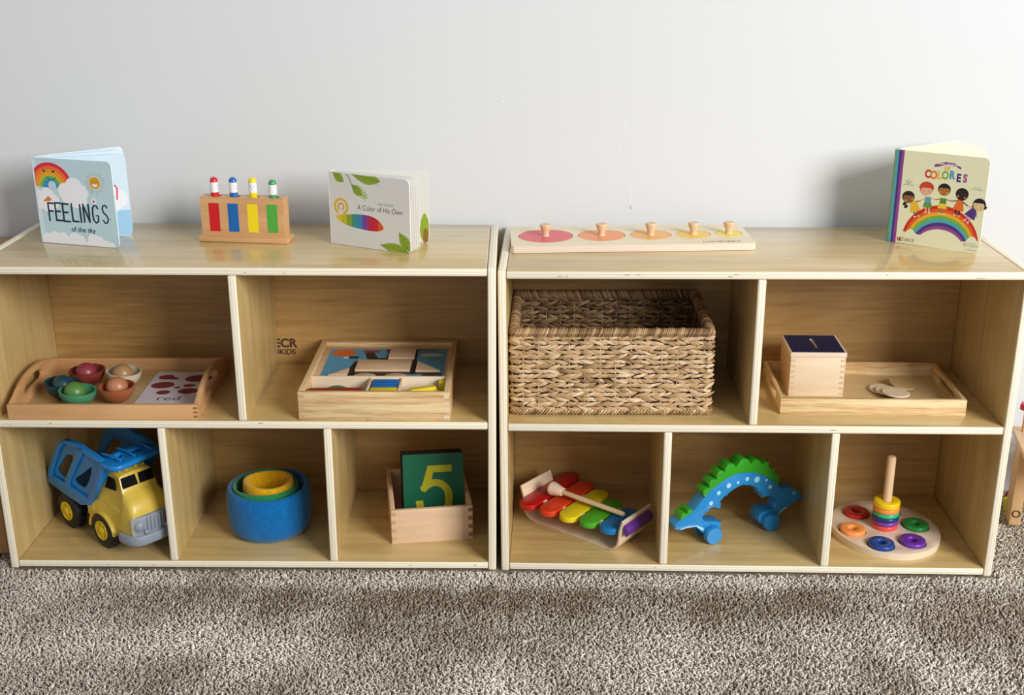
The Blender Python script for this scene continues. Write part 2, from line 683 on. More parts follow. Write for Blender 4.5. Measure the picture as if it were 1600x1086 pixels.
    k = np.clip(0.50 + 0.17 * rng.normal(size=N) + 0.34 * d, 0, 1)
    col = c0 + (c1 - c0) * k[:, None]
    plane = np.array([(-3.2, -3.5, -0.024), (3.2, -3.5, -0.024), (3.2, 0.36, -0.024), (-3.2, 0.36, -0.024)], np.float32)
    # primary backing just under the pile, following the padding
    kx = np.array([-1.65, -0.98, -0.035, -0.01, 0.92, 1.75])
    kz = ground(kx) - 0.0088
    mat = np.array([(a, yy, b) for a, b in zip(kx, kz) for yy in (-0.72, 0.345)], np.float32)
    o_ = N * 10
    mf = []
    for i in range(5):
        a, b_, c, d_ = o_ + 2 * i, o_ + 2 * i + 2, o_ + 2 * i + 3, o_ + 2 * i + 1
        mf += [(a, b_, c), (a, c, d_)]
    faces = np.concatenate([faces, np.array(mf, np.int64)])
    V = np.concatenate([verts.reshape(-1, 3), mat, plane])
    nv, nt = len(V), len(faces)
    me = bpy.data.meshes.new('floor')
    me.vertices.add(nv)
    me.vertices.foreach_set('co', V.ravel())
    q = np.array([nv - 4, nv - 3, nv - 2, nv - 1])
    me.loops.add(nt * 3 + 4)
    me.loops.foreach_set('vertex_index', np.concatenate([faces.ravel(), q]).astype(np.int32))
    me.polygons.add(nt + 1)
    ls = np.concatenate([np.arange(nt) * 3, [nt * 3]]).astype(np.int32)
    me.polygons.foreach_set('loop_start', ls)
    me.materials.append(carpet)
    me.materials.append(back)
    mi = np.zeros(nt + 1, np.int32)
    mi[-1] = 1
    mi[-11:-1] = 1
    me.polygons.foreach_set('material_index', mi)
    ca = me.color_attributes.new('yarn', 'FLOAT_COLOR', 'POINT')
    cc = np.ones((nv, 4), np.float32)
    cc[:N * 10, :3] = np.repeat(col, 10, axis=0)
    ca.data.foreach_set('color', cc.ravel())
    me.update(calc_edges=True)
    me.validate()
    o = bpy.data.objects.new('floor', me)
    COL.objects.link(o)
    tag(o, None, kind='structure')


# ------------------------------------------------------------------ shelf units
def panel_v(x0, x1, y0, y1, z0, z1, bev=0.0035):
    m = MB()

    def pick(f):
        return BIRCH_Z if abs(f.normal.x) > 0.8 else EDGE_V
    m.box((x0, y0, z0), (x1, y1, z1), BIRCH_Z, bev, pick=pick, seg=3)
    return m


def panel_h(x0, x1, y0, y1, z0, z1, bev=0.0025):
    m = MB()

    def pick(f):
        return BIRCH_X if abs(f.normal.z) > 0.8 else EDGE_H
    m.box((x0, y0, z0), (x1, y1, z1), BIRCH_X, bev, pick=pick, seg=3)
    return m


def knot(m, x, z, w, h=0.0012, y=-0.0003):
    M = Matrix.Translation((x, y, z)) @ UPR
    m.poly(circ(0, 0, w / 2, 12, h / 2), DARKG, 0, M)


def shelf_unit(MU, label, mirror, knots_top, knots_mid, knots_bot, logo=False):
    t = thing('shelf_unit', MU, label, 'shelf')
    P = lambda m, n: m.build(n, t, smooth=35)
    P(panel_v(0, UT, 0, UD, 0, H), 'side_panel')
    P(panel_v(UW - UT, UW, 0, UD, 0, H), 'side_panel')
    e = 0.0006
    m = panel_h(UT + e, UW - UT - e, 0.0006, UD, H - TB, H - 0.0006)
    for x, z, w in knots_top:
        knot(m, x, H - z, w, y=0.0004)
    P(m, 'top_panel')
    m = panel_h(UT + e, UW - UT - e, 0.0006, UDB - 0.0008, ZM - TB, ZM)
    for x, z, w in knots_mid:
        knot(m, x, ZM - z, w, y=0.0004)
    P(m, 'middle_shelf')
    m = panel_h(UT + e, UW - UT - e, 0.0006, UDB - 0.0008, 0.003, ZB)
    for x, z, w in knots_bot:
        knot(m, x, ZB - z, w, y=0.0004)
    P(m, 'bottom_shelf')
    f = (lambda x: UW - x) if mirror else (lambda x: x)
    for x, z0, z1 in ((DU, ZM, H - TB), (D1, ZB, ZM - TB), (D2, ZB, ZM - TB)):
        c = f(x)
        P(panel_v(c - UT / 2, c + UT / 2, 0.001, UDB - 0.0008, z0 + .0002, z1 - .0004), 'divider')
    m = MB()
    m.box((UT + .0007, UDB, 0.005), (UW - UT - .0007, UDB + 0.006, H - TB), BIRCH_BACK)
    m.box((UT, UDB + 0.0061, 0.004), (UW - UT, UDB + 0.0085, H - TB), DARKG)  # added layer behind, blocks light leaking through the panel gaps
    bk = P(m, 'back_panel')
    if logo:
        g = MB()
        br = paint('logo_brown', '#4a2c1c', 0.6)
        M0 = Matrix.Translation((0.4985, UDB - 0.0003, 0.3575)) @ UPR
        g.text('ECR', 0.0265, br, M0, sx=1.0, bold=0.0009)
        M1 = Matrix.Translation((0.4980, UDB - 0.0003, 0.3385)) @ UPR
        g.text('4KIDS', 0.0165, br, M1, sx=0.98, bold=0.0005)
        o = g.build('logo_lettering', bk, smooth=0)
        tag(o, 'brown printed lettering on the back panel')
    return t


# ------------------------------------------------------------------ books
WHITE = paint('white_board', '#eeece6', 0.45, coat=0.1)


def leaf(w, h, th, m, edge, rad=0.008, left_round=False):
    """board page: lies in u (x) / v (z), thickness towards +y"""
    mb = MB()
    c = (1, 1, 1, 1) if left_round else (0, 1, 1, 0)
    mb.shape([rrect(0, 0, w, h, rad, corners=c)], th, m, M=Matrix.Translation((0, th, 0)) @ UPR,
             pick=lambda f: m if abs(f.normal.z) > .8 else edge)
    return mb


def rot_leaf(ob, deg, x=0.0, y=0.0):
    ob.matrix_local = Matrix.Translation((x, y, 0)) @ Matrix.Rotation(math.radians(deg), 4, 'Z')


class Art:
    """draws flat printed shapes on the outward face of a cover; later shapes sit on top"""

    def __init__(s, mb, f=None, y=0.0, step=0.00004):
        s.mb, s.f, s.y, s.step, s.rects = mb, f, y, step, []

    def M(s, x0, y0, x1, y1):
        # a print lies just above whatever it overlaps
        k = 1 + max([r[4] for r in s.rects if r[0] < x1 and r[2] > x0 and r[1] < y1 and r[3] > y0] or [0])
        s.rects.append((x0, y0, x1, y1, k))
        return Matrix.Translation((0, s.y - s.step * k, 0)) @ UPR

    def poly(s, pts, m, raw=False):
        q = pts if raw or s.f is None else [s.f(*p) for p in pts]
        if len(q) < 3:
            return
        xs, ys = [a[0] for a in q], [a[1] for a in q]
        s.mb.poly(q, m, 0, s.M(min(xs), min(ys), max(xs), max(ys)))

    def text(s, body, u, v, size, m, rot=0.0, **kw):
        hw = size * len(body) * .3 * kw.get('sx', 1)
        M = s.M(u - hw, v - size * .45, u + hw, v + size * .45) @ Matrix.Translation((u, v, 0)) @ Matrix.Rotation(math.radians(rot), 4, 'Z')
        s.mb.text(body, size, m, M, **kw)


def clip_poly(pts, x0, y0, x1, y1):
    def cut(P, inside, inter):
        out = []
        for i in range(len(P)):
            a, b = P[i - 1], P[i]
            ia, ib = inside(a), inside(b)
            if ia and ib:
                out.append(b)
            elif ia and not ib:
                out.append(inter(a, b))
            elif ib:
                out += [inter(a, b), b]
        return out

    def ix(x):
        return lambda a, b: (x, a[1] + (b[1] - a[1]) * (x - a[0]) / (b[0] - a[0]))

    def iy(y):
        return lambda a, b: (a[0] + (b[0] - a[0]) * (y - a[1]) / (b[1] - a[1]), y)
    P = cut(pts, lambda p: p[0] >= x0, ix(x0))
    P = cut(P, lambda p: p[0] <= x1, ix(x1)) if P else P
    P = cut(P, lambda p: p[1] >= y0, iy(y0)) if P else P
    P = cut(P, lambda p: p[1] <= y1, iy(y1)) if P else P
    return P


def book_feelings():
    w, h = 0.166, 0.163
    t = thing('board_book', at(ML, 0.076, 0.1742, H, -15.2),
              'pale blue board book titled feelings, standing open at the left end', 'book')
    blue = paint('book_pale_blue', '#bcd7de', 0.35, coat=0.25)
    edge = paint('book_edge_blue', '#dcebf3', 0.4)
    mb = leaf(w, h, 0.003, blue, edge, 0.009)
    f = art_frame(((52, 152), (803, 208), (893, 1013), (165, 962)), w, h)
    A = Art(mb, None)
    A.poly([(0.0004, 0.001), (0.0060, 0.001), (0.0060, h - .001), (0.0004, h - .001)], paint('book_hinge', '#cfe6ef', 0.35), True)
    cu, cv = 0.033, 0.1085
    cols = ['#d8203f', '#ee6a2c', '#f08b22', '#d9ac1d', '#4fae6e', '#2f86cf']
    r = 0.047
    for i, c in enumerate(cols):
        pts = clip_poly(circ(cu, cv, r, 40, a0=0, a1=PI), 0.0005, cv - 0.001, w, h - 0.001)
        A.poly(pts, paint('rainbow_%d' % i, c, 0.35), True)
        r -= 0.0064
    A.poly(circ(cu + .003, cv + .004, 0.0085, 20), blue, True)
    cloud = paint('cloud_white', '#efeef4', 0.4)

    def blob(parts):
        for (x, y, rr) in parts:
            p = clip_poly(circ(x, y, rr, 26), 0.0003, 0.0006, w - 0.0006, h)
            if len(p) > 2:
                A.poly(p, cloud, True)
    blob([(0.008, .088, .014), (.022, .09, .017), (.034, .082, .014), (.004, .076, .011), (.02, .073, .012), (.03, .074, .011)])
    blob([(0.064, .102, .017), (.082, .112, .018), (.096, .102, .016), (.078, .094, .020), (.064, .09, .011), (.094, .088, .014), (.083, .083, .012)])
    # smiling face of the rainbow
    for x in (0.022, 0.042):
        A.poly(circ(x, 0.1405 - abs(x - .03) * 0.1, 0.0028, 14), BLACK, True)
        A.poly(circ(x + .0008, 0.1412, 0.0009, 8), cloud, True)
    A.poly(stroke([(0.026 + .0205 * k / 8, 0.128 - 0.0052 * math.sin(PI * k / 8)) for k in range(9)], 0.0011), BLACK, True)
    # bird
    org = paint('bird_orange', '#d9822b', 0.4)
    A.poly(smooth_loop([(0.012, .081), (.018, .086), (.0235, .091), (.029, .088), (.030, .084), (.024, .0815)], 3), org, True)
    # sun
    gold = paint('sun_gold', '#d79a2a', 0.4)
    for k in range(22):
        a = 2 * PI * k / 22
        r1 = 0.0235 if k % 2 else 0.019
        A.poly(stroke([(0.1285 + .0145 * math.cos(a), .122 + .0145 * math.sin(a)), (0.1285 + r1 * math.cos(a), .122 + r1 * math.sin(a))], .0007),
               paint('sun_ray', '#9a7e4e', 0.5), True)
    A.poly(circ(.1285, .122, .0127, 24), paint('sun_rim', '#f1e3bd', 0.4), True)
    A.poly(circ(.1285, .122, .0113, 24), gold, True)
    A.poly([(.1225, .1195), (.1345, .1195), (.1325, .1155), (.1285, .114), (.1245, .1155)], cloud, True)
    for x in (.1245, .1325):
        A.poly(stroke([(x - .002, .1235), (x, .1252), (x + .002, .1235)], .0007), BLACK, True)
    # flower
    for k in range(9):
        a = 2 * PI * k / 9
        A.poly(circ(.1215 + .0045 * math.cos(a), .0865 + .0045 * math.sin(a), .0032, 8, .0012, a), cloud, True)
    A.poly(circ(.1215, .0865, .0021, 12), paint('flower_core', '#8d1d5a', 0.4), True)
    # lettering, hand-drawn condensed capitals
    L = {'F': [[(0, 0), (0, 1), (.62, 1)], [(0, .55), (.5, .55)]],
         'E': [[(.7, 1), (0, 1), (0, 0), (.72, 0)], [(0, .52), (.55, .52)]],
         'L': [[(0, 1), (0, 0), (.66, 0)]],
         'I': [[(0.1, 1), (0.1, 0)]],
         'N': [[(0, 0), (0, 1), (.62, 0), (.62, 1)]],
         'G': [[(.66, .8), (.52, .97), (.28, 1), (.06, .85), (0, .5), (.06, .14), (.3, 0), (.58, .1), (.66, .42), (.36, .42)]],
         'S': [[(.6, .85), (.42, 1), (.14, .97), (.02, .78), (.14, .58), (.46, .42), (.6, .22), (.48, .03), (.2, -.02), (0, .16)]]}
    hh = 0.0335
    xs = [.0215, .0365, .053, .0725, .0885, .0975, .1165, .1375]
    for x0, ch, k in zip(xs, 'FEELINGS', range(8)):
        v0 = 0.0445 + 0.0002 * k + (0.001 if k % 2 else 0)
        for st in L[ch]:
            pp = [(x0 + p[0] * .0185, v0 + p[1] * hh) for p in st]
            if ch in 'GS':
                A.poly(stroke(pp, .0034), INK, True)
            else:
                for a_, b_ in zip(pp, pp[1:]):
                    A.poly(stroke([a_, b_], .0034), INK, True)
                for a_ in pp:
                    A.poly(circ(a_[0], a_[1], .0017, 10), INK, True)
    A.poly(circ(.153, .0545, .0012, 8), INK, True)
    A.text('of the sky', .092, .030, .0132, INK, bold=0.00025)
    blob([(0.012, .006, .014), (.030, .011, .013), (.046, .011, .012), (.060, .006, .009), (.072, .011, .013), (.083, .008, .012),
          (.112, .011, .013), (.124, .009, .011), (.138, .004, .009), (.150, .002, .008), (.1, .003, .006)])
    mb.build('front_cover', t, smooth=25)
    s = MB()
    s.box((-0.0035, 0.0, 0), (0.0, 0.022, h), edge, 0.0015)
    s.build('spine', t)
    lay = paint('page_light_blue', '#d3e6f2', 0.4)
    pg = leaf(w - .004, h - .002, 0.004, lay, paint('page_edge_blue', '#b9d6e6', 0.5), 0.012)
    A = Art(pg, None)
    mid = paint('page_sky', '#9fcbec', 0.4)
    A.poly(rrect(0.05, 0.001, w - .0045, 0.052, .010, corners=(0, 1, 0, 0)), mid, True)
    for (x, y, rr) in ((.118, .082, .024), (.140, .075, .019), (.100, .076, .022), (.128, .066, .019)):
        A.poly(circ(x, y, rr, 24), cloud, True)
    pk = paint('page_coral', '#dd4f5e', 0.4)
    A.poly(stroke([(.130, .101), (.138, .101), (.141, .095), (.139, .073)], .003), pk, True)
    A.poly(circ(.121, .111, .004, 12, .002), paint('page_peach', '#e3b79c', 0.4), True)
    o = pg.build('page', t, smooth=25)
    rot_leaf(o, 34, 0.001, .004)
    for a, yy in ((47, .010), (52, .013)):
        o = leaf(w - .004, h - .001, 0.004, lay, edge, 0.010).build('page', t, smooth=25)
        rot_leaf(o, a, 0.0, yy)
    o = leaf(w, h, 0.003, edge, edge, 0.010).build('back_cover', t, smooth=25)
    rot_leaf(o, 57, -0.001, .018)


def book_lizard():
    w, h = 0.178, 0.139
    t = thing('board_book', at(ML, 0.6295, 0.1765, H, -27.35),
              'white board book with green leaf print, standing at the right of the left unit', 'book')
    wh = paint('cover_white', '#dddbd6', 0.35, coat=0.25)
    mb = leaf(w, h, 0.003, wh, WHITE, 0.010)
    f = art_frame(((88, 85), (1000, 195), (1018, 1030), (138, 905)), w, h)
    A = Art(mb, f)
    g1 = paint('leaf_green', '#8ea82f', 0.4)
    g2 = paint('leaf_dark_green', '#5d7f22', 0.4)
    gl = paint('leaf_pale', '#c6d49a', 0.4)

    def leafart(a, b, wd, veins=5, m=g1):
        a, b = Vector(f(*a)), Vector(f(*b))
        d = b - a
        n = Vector((-d.y, d.x))
        n.normalize()
        prof = [0, .32, .62, .86, 1, .95, .75, .42, 0]
        up = [a + d * (k / 8) + n * wd * prof[k] for k in range(9)]
        dn = [a + d * (k / 8) - n * wd * prof[k] for k in range(9)]
        P = clip_poly([tuple(p) for p in up + dn[::-1][1:-1]], 0.0008, .0008, w - .0012, h - .0008)
        A.poly(P, m, True)
        A.poly(stroke([tuple(a), tuple(a + d * .97)], .0009), g2, True)
        for k in range(1, veins + 1):
            c = a + d * (k / (veins + 1.5))
            for sg in (1, -1):
                e = c + d * 0.12 + n * wd * 0.75 * sg
                if 0.001 < e.x < w - .001 and .001 < e.y < h - .001:
                    A.poly(stroke([tuple(c), tuple(e)], .0007), g2, True)
    leafart((130, 88), (262, 210), .009, 3)
    leafart((345, 118), (680, 210), .0125, 7)
    leafart((350, 235), (540, 408), .010, 5, gl)
    leafart((352, 240), (470, 370), .0085, 3)
    leafart((885, 785), (1012, 1000), .011, 4)
    leafart((680, 922), (1005, 1015), .0105, 6)
    A.poly(stroke([f(290, 118), f(330, 170), f(352, 235), f(400, 290)], .0012), g2, True)
    # plain multicoloured shapes where the cover picture is: a ring and a long oval in colour bands
    c = f(235, 490)
    for k, (r0, r1, cc) in enumerate(((.0115, .0165, '#dfb31e'), (.0045, .0078, '#d39c2c'))):
        A.poly(arc_band(c[0], c[1], r0, r1, -0.4 * PI, 1.35 * PI, 30), paint('ring_ochre_%d' % k, cc, 0.4), True)
    bands = [(160, 560, 300, 700, '#e2c21f'), (230, 590, 420, 700, '#b9bb22'), (330, 600, 470, 740, '#7e9c2a'), (420, 590, 600, 760, '#2f86b5'),
             (440, 585, 660, 700, '#b8204f'), (560, 610, 720, 770, '#8a3c8c')]
    P0 = smooth_loop([f(*q) for q in ((180, 590), (300, 582), (430, 580), (560, 600), (660, 655), (715, 745), (640, 775), (500, 755), (360, 720), (240, 665))], 4)
    us = [p[0] for p in P0]
    lo, hi = min(us), max(us)
    cs = ['#e2c21f', '#c5b922', '#86a02a', '#3f8f7f', '#2f86b5', '#7a3d93', '#b8204f', '#c8202f', '#d9561f']
    for k, cc in enumerate(cs):
        a, b = lo + (hi - lo) * k / len(cs), lo + (hi - lo) * (k + 1) / len(cs)
        P = clip_poly(P0, a, 0, b, h)
        if len(P) > 2:
            A.poly(P, paint('band_%d' % k, cc, 0.4), True)
    A.text('A Color of His Own', f(672, 535)[0], f(672, 535)[1], .0140, paint('title_grey', '#3a3a3e', .5), sx=.86)
    A.text('Leo Lionni', f(732, 473)[0], f(732, 473)[1], .0092, paint('author_grey', '#77777b', .5), sx=.86, shear=.25)
    mb.build('front_cover', t, smooth=25)
    s = MB()
    s.box((-0.003, 0.0, 0), (0.0, 0.020, h), WHITE, 0.001)
    s.build('spine', t)
    for a, yy in ((1.6, .0038), (3.2, .0072), (4.8, .0106), (6.4, .014)):
        o = leaf(w - .001, h - .001, 0.0026, WHITE, paint('page_edge', '#d9d7d0', .5), 0.011).build('page', t, smooth=25)
        rot_leaf(o, a, 0.0, yy)
    mb = leaf(w, h, .003, wh, WHITE, .011)
    A = Art(mb, None)
    A.poly(smooth_loop([(w - .012, .004), (w - .002, .012), (w - .001, .040), (w - .008, .058), (w - .015, .045), (w - .018, .02)], 3), g1, True)
    A.poly(smooth_loop([(w - .012, .002), (w - .003, .003), (w - .002, .022), (w - .010, .028)], 3), paint('leaf_brown', '#8a6a2c', .4), True)
    o = mb.build('back_cover', t, smooth=25)
    rot_leaf(o, 24, 0.0, .019)


def book_colores():
    w, h = 0.171, 0.178
    t = thing('board_book', at(MR, 0.7486, 0.2207, H, -35.0),
              'cream board book with rainbow and five children, standing at the right end', 'book')
    cr = paint('cover_cream', '#e6e4c0', 0.35, coat=0.2)
    ce = paint('cream_edge', '#e9e8d2', 0.45)
    mb = leaf(w, h, 0.003, cr, ce, 0.010)
    f = art_frame(((262, 163), (1030, 235), (915, 980), (187, 873)), w, h)
    A = Art(mb, f)
    P = lambda n, c: paint(n, c, 0.4)
    A.poly([(0, 0), (.0045, 0), (.0045, h), (0, h)], P('stripe_teal', '#4f9fb4'), True)
    A.poly([(.0045, 0), (.009, 0), (.009, h), (.0045, h)], P('stripe_navy', '#3a3578'), True)
    A.poly([(.009, 0), (.0145, 0), (.0145, h), (.009, h)], P('stripe_purple', '#8e3f8f'), True)
    # rainbow bands: each edge is an arc through three printed points
    cols = ['#c9231d', '#dd5a22', '#e7a92a', '#6fae3c', '#4fa3b5', '#43307e', '#93408f']
    PO = [Vector(f(*p)) for p in ((305, 798), (610, 603), (912, 880))]
    PI_ = [Vector(f(*p)) for p in ((445, 828), (600, 787), (775, 882))]

    def arc3(a, b, c, n=30):
        ax, ay, bx, by, cx, cy = *a, *b, *c
        d = 2 * (ax * (by - cy) + bx * (cy - ay) + cx * (ay - by))
        ux = ((ax * ax + ay * ay) * (by - cy) + (bx * bx + by * by) * (cy - ay) + (cx * cx + cy * cy) * (ay - by)) / d
        uy = ((ax * ax + ay * ay) * (cx - bx) + (bx * bx + by * by) * (ax - cx) + (cx * cx + cy * cy) * (bx - ax)) / d
        r = math.hypot(ax - ux, ay - uy)
        a0, a1 = math.atan2(ay - uy, ax - ux), math.atan2(cy - uy, cx - ux)
        return [(ux + r * math.cos(a0 + (a1 - a0) * k / n), uy + r * math.sin(a0 + (a1 - a0) * k / n)) for k in range(n + 1)]
    for i, c in enumerate(cols):
        E0 = arc3(*[p + (q - p) * (i / 7) for p, q in zip(PO, PI_)])
        E1 = arc3(*[p + (q - p) * ((i + 1) / 7) for p, q in zip(PO, PI_)])
        A.poly(E0 + E1[::-1], P('arch_%d' % i, c), True)
    for (px, py, r) in ((365, 812, .0085), (335, 826, .006), (398, 832, .006), (862, 878, .009), (832, 890, .006), (888, 900, .006)):
        q = f(px, py)
        A.poly(circ(q[0], q[1] - .001, r, 18), cr, True)
    # title
    tc = [('C', '#c22a1e', 510, 358), ('O', '#e07a2c', 558, 368), ('L', '#e9b42c', 605, 368), ('O', '#7aa84a', 652, 370), ('R', '#3f97b4', 708, 370), ('E', '#382a6e', 762, 392), ('S', '#9a3f93', 815, 396)]
    for ch, c, px, py in tc:
        q = f(px, py)
        A.text(ch, q[0], q[1], .0205, P('title_' + c[1:], c), bold=.0010, sx=.78)
    q = f(670, 314)
    A.text('DE', q[0], q[1], .0095, P('title_gold', '#e2a93c'), bold=.0004, sx=.9)
    rb_ = [f(*p) for p in ((563, 285), (600, 270), (665, 262), (735, 275), (787, 308), (782, 325), (745, 300), (665, 284), (605, 298), (568, 302))]
    A.poly(rb_, P('ribbon_plum', '#8a3f86'), True)
    q = f(672, 278)
    A.text('Singing - Cantando', q[0], q[1] - .0004, .0052, ce, rot=-1, bold=.0001)
    gy = P('small_print', '#6f8f8e')
    for k, s in enumerate(('A', 'Bilingual', 'Book', 'of Harmony')):
        q = f(355, 398 + 14 * k)
        A.text(s, q[0], q[1], .0042, gy)
    for k, s in enumerate(('Art by', 'Citlali Reyes')):
        q = f(915, 465 + 16 * k)
        A.text(s, q[0], q[1], .0042, gy)
    for k, s in enumerate(('Translated by', 'Patty Rodriguez', '&', 'Ariana Stein')):
        q = f(850, 898 + 17 * k)
        A.text(s, q[0], q[1], .0042, gy)
    q = f(280, 858)
    A.text("LIL'", q[0], q[1], .0085, P('imprint_red', '#a01f24'), bold=.0006, sx=.8)
    q = f(350, 868)
    A.text('LIBROS', q[0], q[1], .0085, P('imprint_grey', '#8d8c7a'), sx=.8)
    # five children on the arch
    kids = [((352, 538), '#8a5a2e', '#1c1714', '#e8b62e', None, '#8a5a2e', 18, 1),
            ((499, 480), '#e3ad8f', '#c8421f', '#5b9cb4', '#5c9440', '#e3ad8f', 3, 0),
            ((643, 483), '#a9702f', '#171314', '#4f8a35', '#edc437', '#a9702f', -2, 0),
            ((789, 520), '#2c1c1b', '#171110', '#dd6b22', None, '#2c1c1b', -8, 0),
            ((930, 603), '#dcc08f', '#14121a', '#4a2f78', None, '#c98bb4', -28, 1)]
    bod = [((400, 605), (408, 660)), ((508, 575), (512, 650)), ((630, 585), (628, 650)), ((765, 600), (735, 680)), ((872, 660), (828, 720))]
    hands = []
    for i, ((hx, hy), skin, hair, top, bottom, legs, lean, pig) in enumerate(kids):
        sk, hr = P('skin_%d' % i, skin), P('hair_%d' % i, hair)
        hu, hv = f(hx, hy)
        (bx, by), (fx, fy) = bod[i]
        bu, bv = f(bx, by)
        fu, fv = f(fx, fy)
        a = math.radians(lean)
        ax = Vector((-math.sin(a), math.cos(a)))
        sd = Vector((math.cos(a), math.sin(a)))
        B = Vector((bu, bv))
        # legs
        for s in (-1, 1):
            st = B - ax * .0085 + sd * .0030 * s
            A.poly(stroke([tuple(st), tuple(st - ax * .0110)], .0028), P('legs_%d' % i, legs), True)
            A.poly(circ(*(st - ax * .0118 + sd * .0008 * s), .0022, 10, .0012), ce, True)
        # arms
        hands.append((B, sd, ax, sk))
        # body
        wt, wb = (.0050, .0105) if bottom is None else (.0058, .0062)
        A.poly([tuple(B + ax * .0095 - sd * wt), tuple(B + ax * .0095 + sd * wt), tuple(B - ax * .0105 + sd * wb), tuple(B - ax * .0105 - sd * wb)], P('top_%d' % i, top), True)
        if bottom:
            A.poly([tuple(B - ax * .001 - sd * .0064), tuple(B - ax * .001 + sd * .0064), tuple(B - ax * .0105 + sd * .0088), tuple(B - ax * .0105 - sd * .0088)], P('bottom_%d' % i, bottom), True)
        # head
        if pig:
            for q in ((-.010, -.004), (.010, -.004)) if i == 4 else ((-.006, -.013), (-.003, -.018)):
                A.poly(circ(hu + q[0], hv + q[1], .0042, 12, .003, .6), hr, True)
        Hc = Vector((hu, hv))
        if i == 1:
            for k in range(9):
                an = PI * (k / 8)
                A.poly(circ(hu + .0105 * math.cos(an), hv + .004 + .0085 * math.sin(an), .0032, 12), hr, True)
        A.poly(circ(hu, hv + .0012, .0117, 24, .0112, a), hr, True)
        A.poly(circ(*(Hc - ax * .0018), .0102, 24, .0092, a), sk, True)
        if i != 3:
            A.poly(clip_poly(circ(hu, hv + .0012, .0116, 24, .0111), 0, hv + .0035, w, h), hr, True)
        ck = P('cheek_%d' % i, '#e0a04a' if i in (0, 2, 4) else '#d98a78')
        for s in (-1, 1):
            A.poly(circ(*(Hc + sd * .0062 * s - ax * .0045), .0016, 10), ck, True)
            A.poly(circ(*(Hc + sd * .0042 * s - ax * .0018), .0008, 8), BLACK, True)
        A.poly(stroke([tuple(Hc + sd * .0016 * q - ax * (.0066 + .0006 * (1 - q * q))) for q in (-1, 0, 1)], .0005), BLACK, True)
    for i in range(4):
        B, sd, ax, sk = hands[i]
        C, sd2, ax2, sk2 = hands[i + 1]
        s0 = B + ax * .0075 + sd * .0042
        s1 = C + ax2 * .0075 - sd2 * .0042
        mid = (s0 + s1) / 2 - Vector((0, .002))
        A.poly(stroke([tuple(s0), tuple(mid)], .0017), sk, True)
        A.poly(stroke([tuple(mid), tuple(s1)], .0017), sk2, True)
    B, sd, ax, sk = hands[4]
    A.poly(stroke([tuple(B + ax * .0075 + sd * .004), tuple(B - ax * .003 + sd * .012)], .0022), sk, True)
    mb.build('front_cover', t, smooth=25)
    s = MB()
    gm = P('spine_green', '#6f9a56')
    s.box((-.0035, 0.0, 0), (0.0, .019, h), gm, .001)
    MS = Matrix.Translation((-.0037, 0.0105, h / 2)) @ Matrix(((0, 0, -1, 0), (0, 1, 0, 0), (1, 0, 0, 0), (0, 0, 0, 1)))
    s.text('DE COLORES', .0085, ce, MS, sx=1.0, bold=.0003)
    MT = Matrix.Translation((-.0036, 0, 0)) @ Matrix(((0, 0, -1, 0), (-1, 0, 0, 0), (0, 1, 0, 0), (0, 0, 0, 1)))
    s.poly([(-.005, 0), (0, 0), (0, h), (-.005, h)], P('stripe_teal', '#4f9fb4'), 0, MT)
    s.build('spine', t)
    pgm = paint('page_cream', '#e9e6c8', .45)
    for a, yy in ((38, .006), (50, .009), (56, .011), (62, .014)):
        o = leaf(w - .001, h - .001, 0.0022, pgm, ce, 0.011).build('page', t, smooth=25)
        rot_leaf(o, a, 0.0, yy)
    o = leaf(w, h, .003, ce, ce, .011).build('back_cover', t, smooth=25)
    rot_leaf(o, 67, 0, .017)


